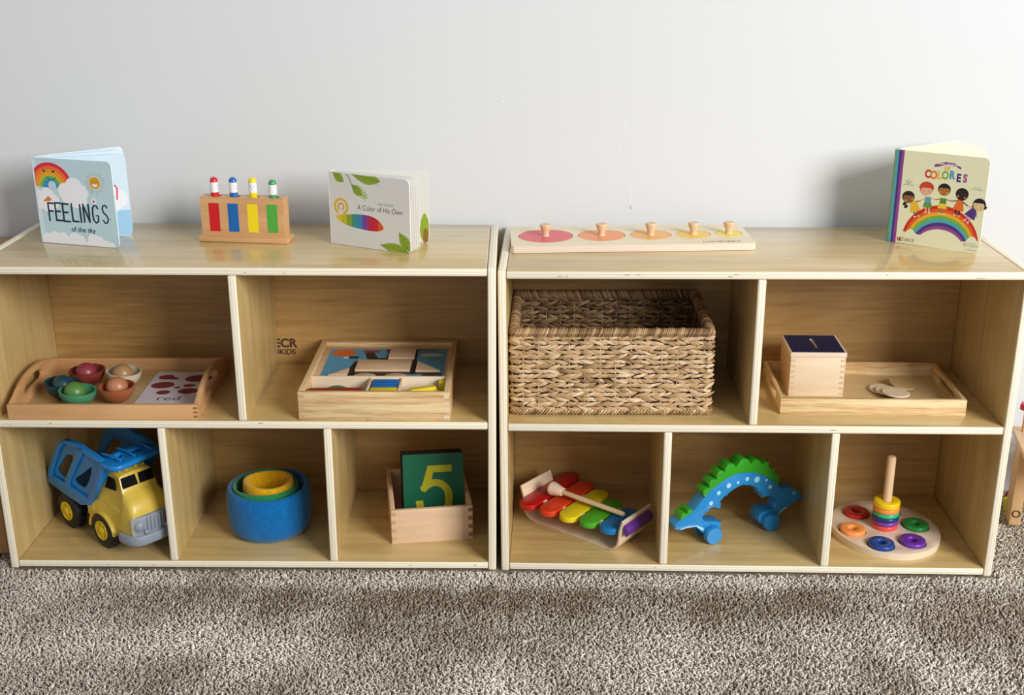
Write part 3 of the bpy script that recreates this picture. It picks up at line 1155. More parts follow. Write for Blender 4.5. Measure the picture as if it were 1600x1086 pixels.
# ------------------------------------------------------------------ things on the top
def popup_toy():
    ang = -6.3
    M0 = at(ML, 0.3711, 0.1869, H, ang)
    t = thing('pop_up_toy', M0, 'wooden block toy with red, blue, yellow and green painted stripes', 'toy')
    m = MB()
    m.box((0, 0, 0), (0.176, 0.044, 0.0105), BEECH, 0.001)
    m.build('base', t)
    bl = MB()
    px = [0.0315, 0.069, 0.1075, 0.1465]
    y0, y1 = 0.006, 0.038
    lo = MB()
    # block: solid body under a drilled top
    top = [(0.006, y0), (0.1695, y0), (0.1695, y1), (0.006, y1)]
    holes = [circ(x + .002, (y0 + y1) / 2, 0.0098, 22) for x in px]
    bl.box((0.006, y0, 0.0105), (0.1695, y1, 0.062), BEECH, 0.0)
    bl.shape([top] + holes, 0.0235, BEECH, M=Matrix.Translation((0, 0, 0.062)))
    cs = [('red_paint', '#c8141c'), ('blue_paint', '#0f62ad'), ('yellow_paint', '#efd414'), ('green_paint', '#4fa63c')]
    for x, (n, c) in zip((0.0225, 0.0600, 0.0985, 0.1365), cs):
        bl.poly([(x, .0195), (x + .0205, .0195), (x + .0205, .0745), (x, .0745)], paint(n, c, .4), 0,
                Matrix.Translation((0, y0 - .0002, 0)) @ UPR)
    bl.build('block', t, smooth=20)
    word = ['red', 'blue', 'yellow', 'green']
    pcs = ['#cf1420', '#1466b4', '#f0d800', '#3f9a55']
    rots = [75, 55, 10, -45]
    lens = [0.0, 0.0005, 0.001, -0.002]
    for i, x in enumerate(px):
        mt = paint('peg_' + word[i], pcs[i], .2, coat=.5)
        wt = paint('peg_white', '#eeeef0', .25, coat=.4)
        z0 = 0.0
        prof = [(.0078, 0), (.0078, .0305), (.0078, .0307), (.0078, .0500), (.0078, .0502)]
        prof += [(.0078 * math.cos(PI / 2 * k / 7), .0515 + .0080 * math.sin(PI / 2 * k / 7)) for k in range(1, 8)]
        q = MB()
        q.lathe(prof, mt, n=24, pick=lambda k: wt if k in (2,) else mt)
        # painted face: two eyes and a smile, wrapped on the white band
        for dx, z in ((-.0026, .0435), (.0026, .0435)):
            yy = -math.sqrt(.0078 ** 2 - dx ** 2) - .0001
            q.poly(circ(0, 0, .0009, 10), BLACK, 0, Matrix.Translation((dx, yy, z)) @ UPR)
        ps = []
        for k in range(7):
            dx = -.0015 + .003 * k / 6
            ps.append((dx, -math.sqrt(.0078 ** 2 - dx ** 2) - .0001, .0385 - .0008 * math.sin(PI * k / 6)))
        q.tube(ps, .00034, BLACK, 4)
        q_o = q.build('peg_doll', matrix=M0 @ Matrix.Translation((x - .0005, (y0 + y1) / 2, 0.0625 + lens[i])) @ Matrix.Rotation(math.radians(rots[i]), 4, 'Z'), smooth=50)
        tag(q_o, '%s capped wooden peg figure with white face band, in the block toy' % word[i], 'toy figure', 'peg figures in the block toy')


def disc_puzzle():
    ang = 3.2
    M0 = at(MR, 0.0205, 0.1245, H, ang)
    t = thing('disc_puzzle', M0, 'long pale wooden puzzle board with five round recesses', 'puzzle')
    L, W, T_ = 0.4635, 0.156, 0.0135
    cen = [(0.084, .2060, .0535), (.193, .2112, .0462), (.289, .2165, .0400), (.3722, .2215, .0338), (.4413, .2270, .0268)]
    Mi = Matrix.Rotation(math.radians(-ang), 3, 'Z')
    loc = []
    for x, y, r in cen:
        v = Mi @ Vector((x - .0205, y - .1245, 0))
        loc.append((v.x, v.y, r))
    b = MB()
    e = ply_edge('puzzle_edge', 'Z', '#ead9c6', '#cbb196', n=3, thick=.0135)
    face = wood('puzzle_face', '#e3d3b2', '#efe2c6', 'X', figure=.4, rough=.5, coat=.05)
    out = rrect(0, 0, L, W, .008)
    b.shape([out], 0.0065, e, M=None, pick=lambda f: face if abs(f.normal.z) > .8 else e)
    b.shape([out] + [circ(x, y, r, 40) for x, y, r in loc], 0.007, e, M=Matrix.Translation((0, 0, .0065)),
            pick=lambda f: face if abs(f.normal.z) > .8 else e)
    M1 = Matrix.Translation((L - .062, .0155, T_ + .0002)) @ Matrix.Identity(4)
    b.text('LOVEVERY', .0125, paint('burnt_mark', '#8c7350', .6), M1, sx=1.25, bold=.0002)
    b.build('board', t, smooth=25)
    names = ['coral', 'orange', 'amber', 'golden yellow', 'lemon yellow']
    cols = ['#e0646a', '#f09a62', '#f0b060', '#f2c552', '#f2d84c']
    place = ['leftmost and largest', 'second from the left', 'middle one', 'fourth from the left', 'rightmost and smallest']
    for i, (x, y, r) in enumerate(loc):
        d = thing('knobbed_disc', M0 @ Matrix.Translation((x, y, .0066)), '%s disc with wooden knob in the long puzzle board, %s' % (names[i], place[i]),
                  'puzzle piece', 'knobbed discs of the puzzle')
        q = MB()
        m1 = wood('disc_stain_%d' % i, cols[i], cols[i], 'X', rough=.45, coat=.1)
        q.lathe([(r - .0009, 0), (r - .0009, .0062), (r - .0014, .0067)], m1, n=48)
        q.build('disc', d)
        k = MB()
        kz = .0067
        k.lathe([(.0074, kz), (.0066, kz + .003), (.0068, kz + .007), (.0088, kz + .013), (.0108, kz + .019), (.0112, kz + .0215), (.0104, kz + .0232)],
                MAPLE_Z, n=24)
        k.build('knob', d)


# ------------------------------------------------------------------ left unit, upper row
def ring_walls(mb, x0, x1, y0, y1, z0, z1, th, mf, ms):
    mb.box((x0, y0, z0), (x1, y0 + th, z1), mf, .0007)
    mb.box((x0, y1 - th, z0), (x1, y1, z1), mf, .0007)
    mb.box((x0, y0 + th, z0), (x0 + th, y1 - th, z1), ms, .0005)
    mb.box((x1 - th, y0 + th, z0), (x1, y1 - th, z1), ms, .0005)


def beech_tray():
    M0 = at(ML, 0.0374, 0.0035, ZM, .6)
    t = thing('serving_tray', M0, 'brown beech tray with arched cut-out handles, upper left compartment', 'tray')
    Lx, Ly = 0.3535, 0.262
    th = .0085
    m = MB()
    m.box((th, th, .001), (Lx - th, Ly - th, .006), wood('tray_floor', '#b59766', '#c7ab7b', 'X', rough=.5))
    m.build('tray_bottom', t)
    m = MB()
    m.box((0, 0, 0), (Lx, th, .0295), BEECH, .001)
    for z in (.004, .0125, .021):
        m.poly([(Lx - .0085, z), (Lx - .0005, z), (Lx - .0005, z + .0045), (Lx - .0085, z + .0045)], DARKG, 0, Matrix.Translation((0, -.0002, 0)) @ UPR)
    m.build('front_wall', t)
    m = MB()
    m.box((0, Ly - th, 0), (Lx, Ly, .0295), BEECH, .001)
    m.build('rear_wall', t)
    # arched ends, outline in (y,z)
    prof = [(th, 0), (Ly - th, 0), (Ly - th, .030), (.240, .0345), (.222, .0405), (.200, .0480), (.180, .0535), (.160, .0570), (.135, .0590), (.110, .0585), (.085, .0555), (.062, .0500), (.042, .0430), (.024, .0350), (th, .0295)]
    hole = [(.070, .0245), (.155, .0245), (.164, .0290), (.163, .0370), (.150, .0445), (.125, .0485), (.100, .0480), (.080, .0420), (.068, .0320), (.066, .0270)]
    YZ = Matrix(((0, 0, 1, 0), (1, 0, 0, 0), (0, 1, 0, 0), (0, 0, 0, 1)))
    for x in (0, Lx - th):
        m = MB()
        m.shape([prof, hole], th, BEECH_Y, bev=.0008, M=Matrix.Translation((x, 0, 0)) @ YZ)
        m.build('handle_end', t, smooth=30)
    # bowls and balls
    items = [('dark teal', '#143f42', .1065, .0950, 8, '#133c4e', 'dark blue', (.006, -.006)),
             ('dark red', '#83302a', .1335, .1650, 0, '#8d3340', 'crimson', (.0, -.006)),
             ('cream white', '#c9bda4', .2050, .1600, 5, '#a67f56', 'tan', (.002, -.007)),
             ('green', '#459068', .1500, .0560, 4, '#54803e', 'moss green', (-.002, -.002)),
             ('terracotta', '#a25a35', .2190, .0770, 0, '#b87c58', 'light orange', (.0, .004))]
    for (bn, bc, x, y, tilt, ac, an, off) in items:
        bm_ = wood('bowl_' + bn.replace(' ', '_'), bc, bc, 'X', rough=.5, coat=.1)
        R, hh, tt = .0345, .0335, .0032
        outp = [(.010, 0)] + [(R * math.sin(a), hh - hh * math.cos(a) * 1.0) for a in [math.radians(d) for d in (25, 40, 55, 70, 82)]] + [(R, hh)]
        inp = [(R - tt, hh)] + [((R - tt) * math.sin(a), hh - (hh - .004) * math.cos(a)) for a in [math.radians(d) for d in (80, 65, 50, 35, 20, 5)]] + [(.0001, .004)]
        q = MB()
        q.lathe(outp + inp, bm_, n=36, close=False)
        q.lathe([(.0001, 0), (.010, 0)], bm_, n=36, close=False, M=Matrix.Diagonal((1, 1, -1, 1)))
        Mb = M0 @ Matrix.Translation((x - .0374, y - .0035, .0062)) @ Matrix.Rotation(math.radians(tilt), 4, 'Y')
        o = q.build('bowl', matrix=Mb, smooth=50)
        tag(o, '%s wooden bowl holding a %s ball in the beech tray' % (bn, an), 'bowl', 'coloured bowls in the beech tray')
        q = MB()
        r = .0203
        q.sphere((0, 0, r), r, wood('ball_' + an.replace(' ', '_'), ac, ac, 'Z', rough=.4, coat=.15), 24)
        o = q.build('wooden_ball', matrix=M0 @ Matrix.Translation((x - .0374 + off[0], y - .0035 + off[1], .0062 + .0085)), smooth=60)
        tag(o, '%s wooden ball resting in the %s bowl' % (an, bn), 'ball', 'wooden balls in the bowls')
    # card
    M1 = at(ML, .2515, .060, ZM + .0064, 1.0)
    q = MB()
    q.shape([rrect(0, 0, .120, .180, .002)], .0006, paint('card_white', '#d5cdd4', .5), M=None)
    rd = paint('card_red', '#7d2a33', .5)
    for (x, y, rx, ry, ro) in ((.026, .150, .016, .013, .1), (.043, .142, .010, .006, 0), (.092, .143, .027, .019, .15), (.030, .105, .023, .0175, .1),
                               (.083, .103, .0125, .0075, 0), (.062, .092, .007, .0045, 0), (.041, .066, .0135, .011, .2), (.088, .073, .020, .015, .1)):
        q.poly(circ(x, y, rx, 26, ry, ro), rd, .0008)
    q.text('red', .030, paint('card_text', '#5e4a4c', .5), Matrix.Translation((.060, .034, .0008)), sx=1.15)
    o = q.build('colour_card', matrix=M1, smooth=0)
    tag(o, 'white card with dark red blobs and the word red, lying in the beech tray', 'card')


def puzzle_box():
    x0, x1, y0, y1 = .5785, .8612, .0065, .3085
    M0 = at(ML, x0, y0, ZM, 0)
    t = thing('puzzle_box', M0, 'square pine box with train picture and compartments of coloured blocks', 'puzzle box')
    Lx, Ly, Hh, th = x1 - x0, y1 - y0, .057, .014
    for n, (a, b, c, d) in {'front_wall': (0, 0, Lx, .009), 'rear_wall': (0, Ly - .022, Lx, Ly)}.items():
        m = MB()
        m.box((a, b, 0), (c, d, Hh), PINE, .0015)
        if n == 'front_wall':
            for z in range(4):
                for xx in (.0015, Lx - .0115):
                    m.poly([(xx, .005 + z * .0135), (xx + .010, .005 + z * .0135), (xx + .010, .011 + z * .0135), (xx, .011 + z * .0135)],
                           ENDGR if xx < .1 else MAPLE, 0, Matrix.Translation((0, -.0002, 0)) @ UPR)
            m.poly([(.125, .0005), (.133, .0005), (.133, .005), (.125, .005)], ENDGR, 0, Matrix.Translation((0, -.0002, 0)) @ UPR)
        m.build(n, t, smooth=30)
    for xx in (0, Lx - .0115):
        m = MB()
        m.box((xx, .0095, 0), (xx + .0115, Ly - .0225, Hh), PINE_Y, .001)
        m.build('side_wall', t, smooth=30)
    m = MB()
    m.box((.0116, .0095, .001), (Lx - .0116, Ly - .0225, .005), BEECH_P)
    m.build('box_bottom', t)
    m = MB()
    gy = .088
    m.box((.0116, gy, .005), (Lx - .0116, gy + .005, .0545), MAPLE, .0005)
    m.box((.124, .0095, .005), (.128, gy, .052), MAPLE, .0005)
    m.box((.183, .0095, .005), (.187, gy, .052), MAPLE, .0005)
    m.build('compartment_rails', t, smooth=30)
    # picture board
    p = MB()
    zt = .048
    p.box((.0122, gy + .0055, zt - .004), (Lx - .0122, Ly - .0230, zt), BEECH_P, .0004)
    sky = paint('print_sky', '#4f9cc0', .45)
    blk = paint('print_black', '#16181b', .45)
    org = paint('print_orange', '#d8661c', .45)
    red = paint('print_red', '#9c2f38', .45)
    cl = paint('print_cloud', '#cfd3cf', .45)
    O = lambda x, y: (x - x0, y - y0)
    z = zt + .0002
    p.poly([O(.603, .105), O(.843, .105), O(.843, .2715), O(.603, .2715)], sky, z)
    p.poly(circ(*O(.632, .246), .0245, 30, .0215), org, z + .0001)
    # black train silhouette
    p.poly([O(.653, .148), O(.660, .193), O(.672, .199), O(.690, .1985), O(.682, .215), O(.672, .262), O(.700, .262), O(.694, .245), O(.705, .216), O(.722, .217),
            O(.724, .240), O(.716, .268), O(.79, .2695), O(.790, .265), O(.783, .264), O(.784, .205), O(.789, .190), O(.822, .150), O(.838, .128), O(.838, .118),
            O(.655, .112), O(.655, .130), O(.648, .145)], blk, z + .0002)
    p.poly([O(.672, .262), O(.704, .262), O(.704, .248), O(.672, .248)], red, z + .0003)
    p.poly([O(.646, .226), O(.665, .226), O(.665, .212), O(.646, .212)], blk, z + .0003)
    p.poly(circ(*O(.640, .217), .006, 14), cl, z + .0003)
    p.poly([O(.786, .268), O(.825, .268), O(.825, .264), O(.786, .264)], blk, z + .0003)
    p.poly(circ(*O(.812, .235), .024, 24, .009), cl, z + .0003)
    p.poly([O(.735, .120), O(.80, .125), O(.80, .105), O(.735, .105)], sky, z + .0003)
    p.poly([O(.812, .122), O(.826, .122), O(.826, .105), O(.812, .105)], blk, z + .0004)
    p.build('picture_board', t, smooth=25)
    # loose wooden shapes lying on the picture
    zz = ZM + zt + .0007
    pw = BEECH_P
    lb = 'plain wooden %s block lying on the train picture'
    for (nm, pts) in (('square', [(.7263, .2065), (.7785, .2065), (.7785, .2605), (.7263, .2605)]),
                      ('long rectangular', [(.6680, .1365), (.7755, .1365), (.7755, .1940), (.6680, .1940)]),
                      ('right-hand triangular', [(.7870, .1340), (.8350, .1340), (.7870, .1885)]),
                      ('left-hand triangular', [(.6200, .1080), (.6560, .1080), (.6560, .1480)])):
        m = MB()
        m.shape([[(a, b) for a, b in pts]], .0045, pw, bev=.0005)
        o = m.build('wooden_block', matrix=ML @ Matrix.Translation((0, 0, zz)), smooth=30)
        tag(o, lb % nm, 'block', 'plain blocks on the train picture')
    for cx, wd in ((.6915, 'left'), (.7514, 'right')):
        m = MB()
        m.shape([circ(0, 0, .0245, 24, a0=.09 * PI, a1=.91 * PI)], .0045, pw, bev=.0005)
        o = m.build('wooden_block', matrix=ML @ Matrix.Translation((cx, .0935, zz)), smooth=30)
        tag(o, 'round wooden piece, the %s wheel of the train picture' % wd, 'block', 'plain blocks on the train picture')
    # coloured blocks in the front compartments
    C = {k: paint('block_' + k, v, .35, coat=.2) for k, v in dict(red='#9c1f22', green='#1f7a45', yellow='#efd52a', blue='#1667b2', purple='#5a3d9a', navy='#1c1f4d').items()}

    def blk_(kind, dims, loc, deg, c, label, tilt=0.0, tri=None):
        m = MB()
        if kind == 'box':
            m.box((-dims[0] / 2, -dims[1] / 2, 0), (dims[0] / 2, dims[1] / 2, dims[2]), C[c], .0006)
        elif kind == 'half':
            m.shape([circ(0, 0, dims[0], 24, a0=0, a1=PI)], dims[2], C[c], bev=.0005, M=Matrix.Translation((0, 0, 0)) @ Matrix.Translation((0, dims[2], 0)) @ UPR)
        elif kind == 'tri':
            m.shape([tri], dims[2], C[c], bev=.0005)
        o = m.build('coloured_block', matrix=at(ML, loc[0], loc[1], ZM + loc[2], deg) @ Matrix.Rotation(math.radians(tilt), 4, 'Y'), smooth=30)
        tag(o, label, 'block', 'coloured blocks in the puzzle box')
    blk_('box', (.104, .010, .0480), (.6425, .024, .0055), 1.0, 'red', 'dark red bar block at the front of the left compartment')
    blk_('box', (.100, .010, .0465), (.645, .037, .0055), 2.0, 'red', 'dark red bar block behind the front red bar')
    blk_('half', (.042, 0, .010), (.645, .048, .0085), 2.0, 'green', 'green half round block standing behind the red bars')
    blk_('half', (.024, 0, .008), (.632, .062, .006), 0, 'purple', 'purple half round block standing behind the green one')
    blk_('tri', (0, 0, .03), (.655, .070, .0055), 0, 'yellow', 'yellow triangular block at the rear of the left compartment', tri=[(-.006, 0), (.007, 0), (0, .012)])
    for k in range(4):
        blk_('box', (.050, .0085, .0435 + .0012 * k), (.7355, .0535 + .0095 * k, .0055), 0, 'blue', 'blue square block, %s of the upright row' % ('frontmost', 'second', 'third', 'rearmost')[k])
    for k in range(3):
        blk_('box', (.050, .0085, .0482 - .001 * k), (.7350, .0215 + .0100 * k, .0055), .5 * k, 'yellow', 'yellow square block, %s in front of the blue row' % ('frontmost', 'middle', 'rearmost')[k])
    blk_('box', (.050, .013, .0085), (.808, .043, .0440), 22, 'yellow', 'bright yellow bar block lying across the right compartment', tilt=0)
    blk_('box', (.022, .020, .040), (.782, .040, .0055), 12, 'yellow', 'yellow block at the left of the right compartment')
    blk_('box', (.012, .040, .036), (.835, .052, .0055), 25, 'yellow', 'yellow bar block leaning at the right of the right compartment')
    blk_('box', (.012, .012, .046), (.842, .083, .0055), 0, 'yellow', 'yellow block standing in the rear right corner')
    blk_('half', (.040, 0, .012), (.803, .028, .006), 6, 'purple', 'purple half round block at the front of the right compartment')
    blk_('box', (.040, .014, .0380), (.812, .062, .0055), 10, 'navy', 'dark navy block under the bright yellow bar')


# ------------------------------------------------------------------ left unit, lower row
def truck():
    M0 = at(ML, .1835, .0355, ZB, -40)
    t = thing('toy_dump_truck', M0, 'blue and yellow plastic toy dump truck in the lower left compartment', 'toy truck')
    BL = paint('truck_blue', '#0f7fcb', .38, coat=.1)
    YE = paint('truck_yellow', '#d2b444', .38, coat=.15)
    GR = paint('truck_grey', '#8b93a0', .45)
    TY = paint('truck_tyre', '#131416', .55)
    HB = paint('hub_yellow', '#e3c422', .35)
    DK = paint('truck_dark', '#030304', .7, spec=.15)
    XZ = UPR  # (x,z) drawing, extruded towards -y; callers shift
    W = .104

    def side(loops, y, th, m, bev=.0015):
        q = MB()
        q.shape(loops, th, m, bev=bev, M=Matrix.Translation((0, y + th, 0)) @ XZ, pick=None)
        return q
    # bed: two pierced sides with ribs, floor, front wall, rear lip, canopy over the cab
    sidep = [(-.2185, .0844), (-.2140, .1062), (-.1794, .159), (-.1511, .1926), (-.132, .2029), (-.10, .208), (-.0711, .209), (-.0565, .2059), (-.02, .203), (.0047, .1985), (.0174, .188),
             (-.0100, .146), (-.0509, .0853), (-.0928, .0713), (-.16, .0760)]
    win1 = smooth_loop([(-.1823, .1187), (-.165, .138), (-.140, .163), (-.126, .170), (-.1060, .1710), (-.1200, .146), (-.142, .1175), (-.162, .1130)], 3)
    win2 = smooth_loop([(-.1173, .1168), (-.085, .140), (-.0452, .1670), (-.0435, .1640), (-.0535, .142), (-.0754, .1152), (-.095, .1110)], 3)
    bed = MB()
    for y in (.006, W + .006):
        bed.shape([sidep, win1, win2], .005, BL, bev=.0012, M=Matrix.Translation((0, y + .005, 0)) @ XZ)
    # lower band, ribs on the near and far faces
    for y, d in ((.0005, .0065), (W + .010, .0065)):
        bed.shape([[(-.2185, .0844), (-.2141, .1045), (-.152, .1035), (-.06, .0960), (-.0435, .0960), (-.0509, .0853), (-.0928, .0713), (-.16, .0760)]], d, BL, bev=.0016, M=Matrix.Translation((0, y + d, 0)) @ XZ)
        for pts in ([(-.2141, .100), (-.2140, .1062), (-.1794, .159), (-.1511, .1926), (-.132, .2029), (-.1240, .2020), (-.1500, .1780), (-.196, .112), (-.198, .102)],
                    [(-.150, .100), (-.1450, .112), (-.104, .166), (-.085, .196), (-.0711, .208), (-.0565, .2059), (-.0640, .190), (-.092, .158), (-.1300, .108), (-.132, .100)],
                    [(-.064, .094), (-.030, .142), (-.006, .186), (-.004, .199), (.0174, .188), (-.0100, .146), (-.0440, .0950)],
                    [(-.148, .193), (-.132, .2029), (-.10, .208), (-.0711, .209), (-.0565, .2059), (-.02, .203), (.0047, .1985), (.006, .190), (-.10, .198)]):
            bed.shape([pts], d, BL, bev=.0018, M=Matrix.Translation((0, y + d, 0)) @ XZ)
    y0b, y1b = .007, W + .010
    bed.box((-.212, y0b, .079), (-.055, y1b, .086), BL, .001)
    # front wall sloping over the cab
    bed.shape([[(-.100, .0730), (-.052, .0865), (.0174, .188), (.011, .193), (-.060, .095), (-.100, .080)]], y1b - y0b, BL, bev=.001, M=Matrix.Translation((0, y1b, 0)) @ XZ)
    bed.build('dump_bed', t, smooth=50)
    # canopy
    c = MB()
    c.shape([smooth_loop([(-.004, .002), (.030, -.0010), (.046, .004), (.052, .020), (.046, .060), (.042, .095), (.036, .110), (.020, .115), (-.004, .112), (-.018, .06)], 3),
             [(-.001, .024), (.026, .022), (.024, .048), (-.004, .048)], [(-.004, .058), (.022, .058), (.018, .088), (-.002, .088)]],
            .011, BL, bev=.003, M=Matrix.Translation((0, 0, .186)))
    for pts in ([(-.020, .020, .199), (.010, .022, .202), (.034, .026, .200)], [(-.020, .053, .199), (.008, .053, .203), (.036, .055, .200)], [(-.02, .093, .199), (.008, .093, .202), (.032, .095, .200)]):
        c.tube(pts, .0028, BL, 8)
    c.build('canopy', t, smooth=50)
    # cab: lofted body
    cab = MB()
    # stations: x, halfwidth, zbottom, ztop, corner
    yc = .0525
    outline = [(-.070, .045, .060, .098), (-.066, .046, .060, .104), (-.048, .046, .056, .1035), (-.0475, .043, .056, .104), (-.030, .042, .056, .137),
               (-.018, .040, .056, .160), (-.002, .038, .056, .1715), (.020, .037, .056, .172), (.034, .0375, .056, .168), (.046, .041, .056, .1405),
               (.050, .0415, .056, .134), (.064, .0415, .056, .1270), (.074, .041, .050, .115), (.080, .039, .050, .100), (.081, .037, .050, .060)]
    rings = []
    for (x, hw, zb, zt) in outline:
        hb = min(hw + .006, .050) if x < .06 else hw + .004
        r = .010
        zmid = .098
        top = []
        sec = [(-hb, zb), (-hb, min(zmid, zt - .004) - .006), (-hw - (hb - hw) * .4, min(zmid + .002, zt - .003)), (-hw, max(min(zt - r, zmid + .02), min(zmid, zt - .002))), (-hw + .003, zt - .004), (-hw + .010, zt), (0, zt + .0012)]
        full = sec + [(-a, b) for a, b in sec[:-1][::-1]]
        rings.append([(x, yc + a, b) for a, b in full])
    n = len(rings[0])
    vs = [v for r_ in rings for v in r_]
    fs = []
    for i in range(len(rings) - 1):
        for k in range(n - 1):
            fs.append((i * n + k, i * n + k + 1, (i + 1) * n + k + 1, (i + 1) * n + k))
    fs.append(tuple(range(n))[::-1])
    fs.append(tuple((len(rings) - 1) * n + k for k in range(n)))
    cab.add(vs, fs, YE)
    # roof beads
    for y in (.026, .041, .062, .078):
        cab.sphere((.024, y, .1725), .0026, YE, 8)
    # fenders over front wheels
    for y in (-.0005, .091):
        cab.shape([arc_band(-.024, .034, .0400, .0455, .04 * PI, .98 * PI, 18)], .0155, YE, bev=.001, M=Matrix.Translation((0, y + .0155, 0)) @ XZ)
    # fill between fender arch and cab side
    cab.shape([[(-.067, .066), (-.060, .088), (-.040, .1030), (.030, .1015), (.052, .0920), (.062, .060), (.040, .040), (.0205, .040), (.012, .060), (-.004, .073), (-.024, .0785), (-.046, .073), (-.060, .060)]], .086, YE, bev=.0015,
              M=Matrix.Translation((0, .0955, 0)) @ XZ)
    cb = cab.build('cab', t, smooth=45)
    # window panes
    def pane(pts3):
        q = MB()
        q.add(pts3, [(0, 1, 2, 3)], DK)
        V = [Vector(p) for p in pts3]
        nrm = (V[1] - V[0]).cross(V[3] - V[0]).normalized()
        q2 = MB()
        a = [v + nrm * .0006 for v in V]
        b = [v - nrm * .0015 for v in V]
        q2.add(a + b, [(0, 1, 2, 3), (7, 6, 5, 4), (0, 4, 5, 1), (1, 5, 6, 2), (2, 6, 7, 3), (3, 7, 4, 0)], DK)
        q2.build('window', cb, smooth=0)
    ws = lambda s, z: .034 + (.1665 - z) * .012 / .026 + .0004
    for a, b in ((.019, .0505), (.0555, .087)):
        pane([(ws(0, .1435) + .0005, a - .001, .1445), (ws(0, .1435) + .0005, b, .1445), (ws(0, .163), b, .163), (ws(0, .163), a + .001, .163)])
    pane([(-.010, .0118, .134), (.028, .0118, .138), (.022, .0142, .159), (.002, .0142, .160)])
    pane([(.028, .0932, .138), (-.010, .0932, .134), (.002, .0908, .160), (.022, .0908, .159)])
    # grille with headlights
    g = MB()
    gp = smooth_loop([(.0765, yc - .0435), (.081, yc - .0405), (.0875, yc - .024), (.0892, yc), (.0875, yc + .024), (.081, yc + .0405), (.0765, yc + .0435), (.074, yc)], 3)
    g.shape([gp], .045, GR, bev=.003, M=Matrix.Translation((0, 0, .050)))
    for k in range(5):
        y = yc - .016 + k * .008
        g.box((.086, y - .0024, .062), (.0925, y + .0024, .093), GR, .0018)
    for s in (-1, 1):
        MX = Matrix.Translation((.0848, yc + s * .0325, .076)) @ Matrix.Rotation(s * .42, 4, 'Z') @ Matrix.Rotation(PI / 2, 4, 'Y')
        g.lathe([(.0098, 0), (.0098, .0025), (.0080, .0035), (.0080, .0022), (.0058, .0036), (.0001, .0050)], GR, MX, 22)
        g.sphere((.0895, yc + s * .0215, .064), .0052, GR, 10)
    g.build('grille', t, smooth=45)
    b = MB()
    pts = smooth_loop([(.040, -.0005), (.062, -.0010), (.080, .004), (.0925, .018), (.0955, .0525), (.0925, .087), (.080, .101), (.062, .106), (.040, .1055), (.05, .09), (.055, .0525), (.05, .015)], 3)
    b.shape([pts], .0205, GR, bev=.003, M=Matrix.Translation((0, 0, .0375)))
    b.build('bumper', t, smooth=45)
    ch = MB()
    ch.box((-.195, .024, .040), (.050, .082, .060), DK, .003)
    ch.tube([(-.024, .004, .036), (-.024, .101, .036)], .005, DK)
    ch.tube([(-.153, .004, .036), (-.153, .101, .036)], .005, DK)
    ch.build('chassis', t)
    for x in (-.024, -.153):
        for s, y in ((-1, 0.0), (1, .1065)):
            R = .0385
            wv = .024
            q = MB()
            MX = Matrix.Translation((x, y, R)) @ Matrix.Rotation(PI / 2 * (1 if s < 0 else -1), 4, 'X')
            q.lathe([(.019, -.003), (.021, -.0005), (.030, 0), (R - .003, -.002), (R, -.007), (R, -wv + .006), (R - .003, -wv), (.012, -wv)], TY, MX, 40)
            for k in range(14):
                Mk = MX @ Matrix.Rotation(2 * PI * k / 14, 4, 'Z')
                q.box((R - .004, -.0035, -.011), (R + .0012, .0035, -.0035), TY, .0008, M=Mk)
                Mk = MX @ Matrix.Rotation(2 * PI * (k + .5) / 14, 4, 'Z')
                q.box((R - .004, -.0035, -.021), (R + .0012, .0035, -.013), TY, .0008, M=Mk)
            wo = q.build('wheel', t, smooth=40)
            hb = MB()
            hb.lathe([(.0001, -.006), (.0195, -.006), (.0205, .0008), (.0185, .0012), (.0165, -.002), (.010, -.003), (.0085, .001), (.004, .003), (.0001, .003)], HB, MX, 30, close=False)
            for k in range(5):
                hb.box((.006, -.0022, -.003), (.0165, .0022, .0006), HB, .0006, M=MX @ Matrix.Rotation(2 * PI * k / 5, 4, 'Z'))
            tag(hb.build('hub', wo, smooth=40), 'yellow hub')


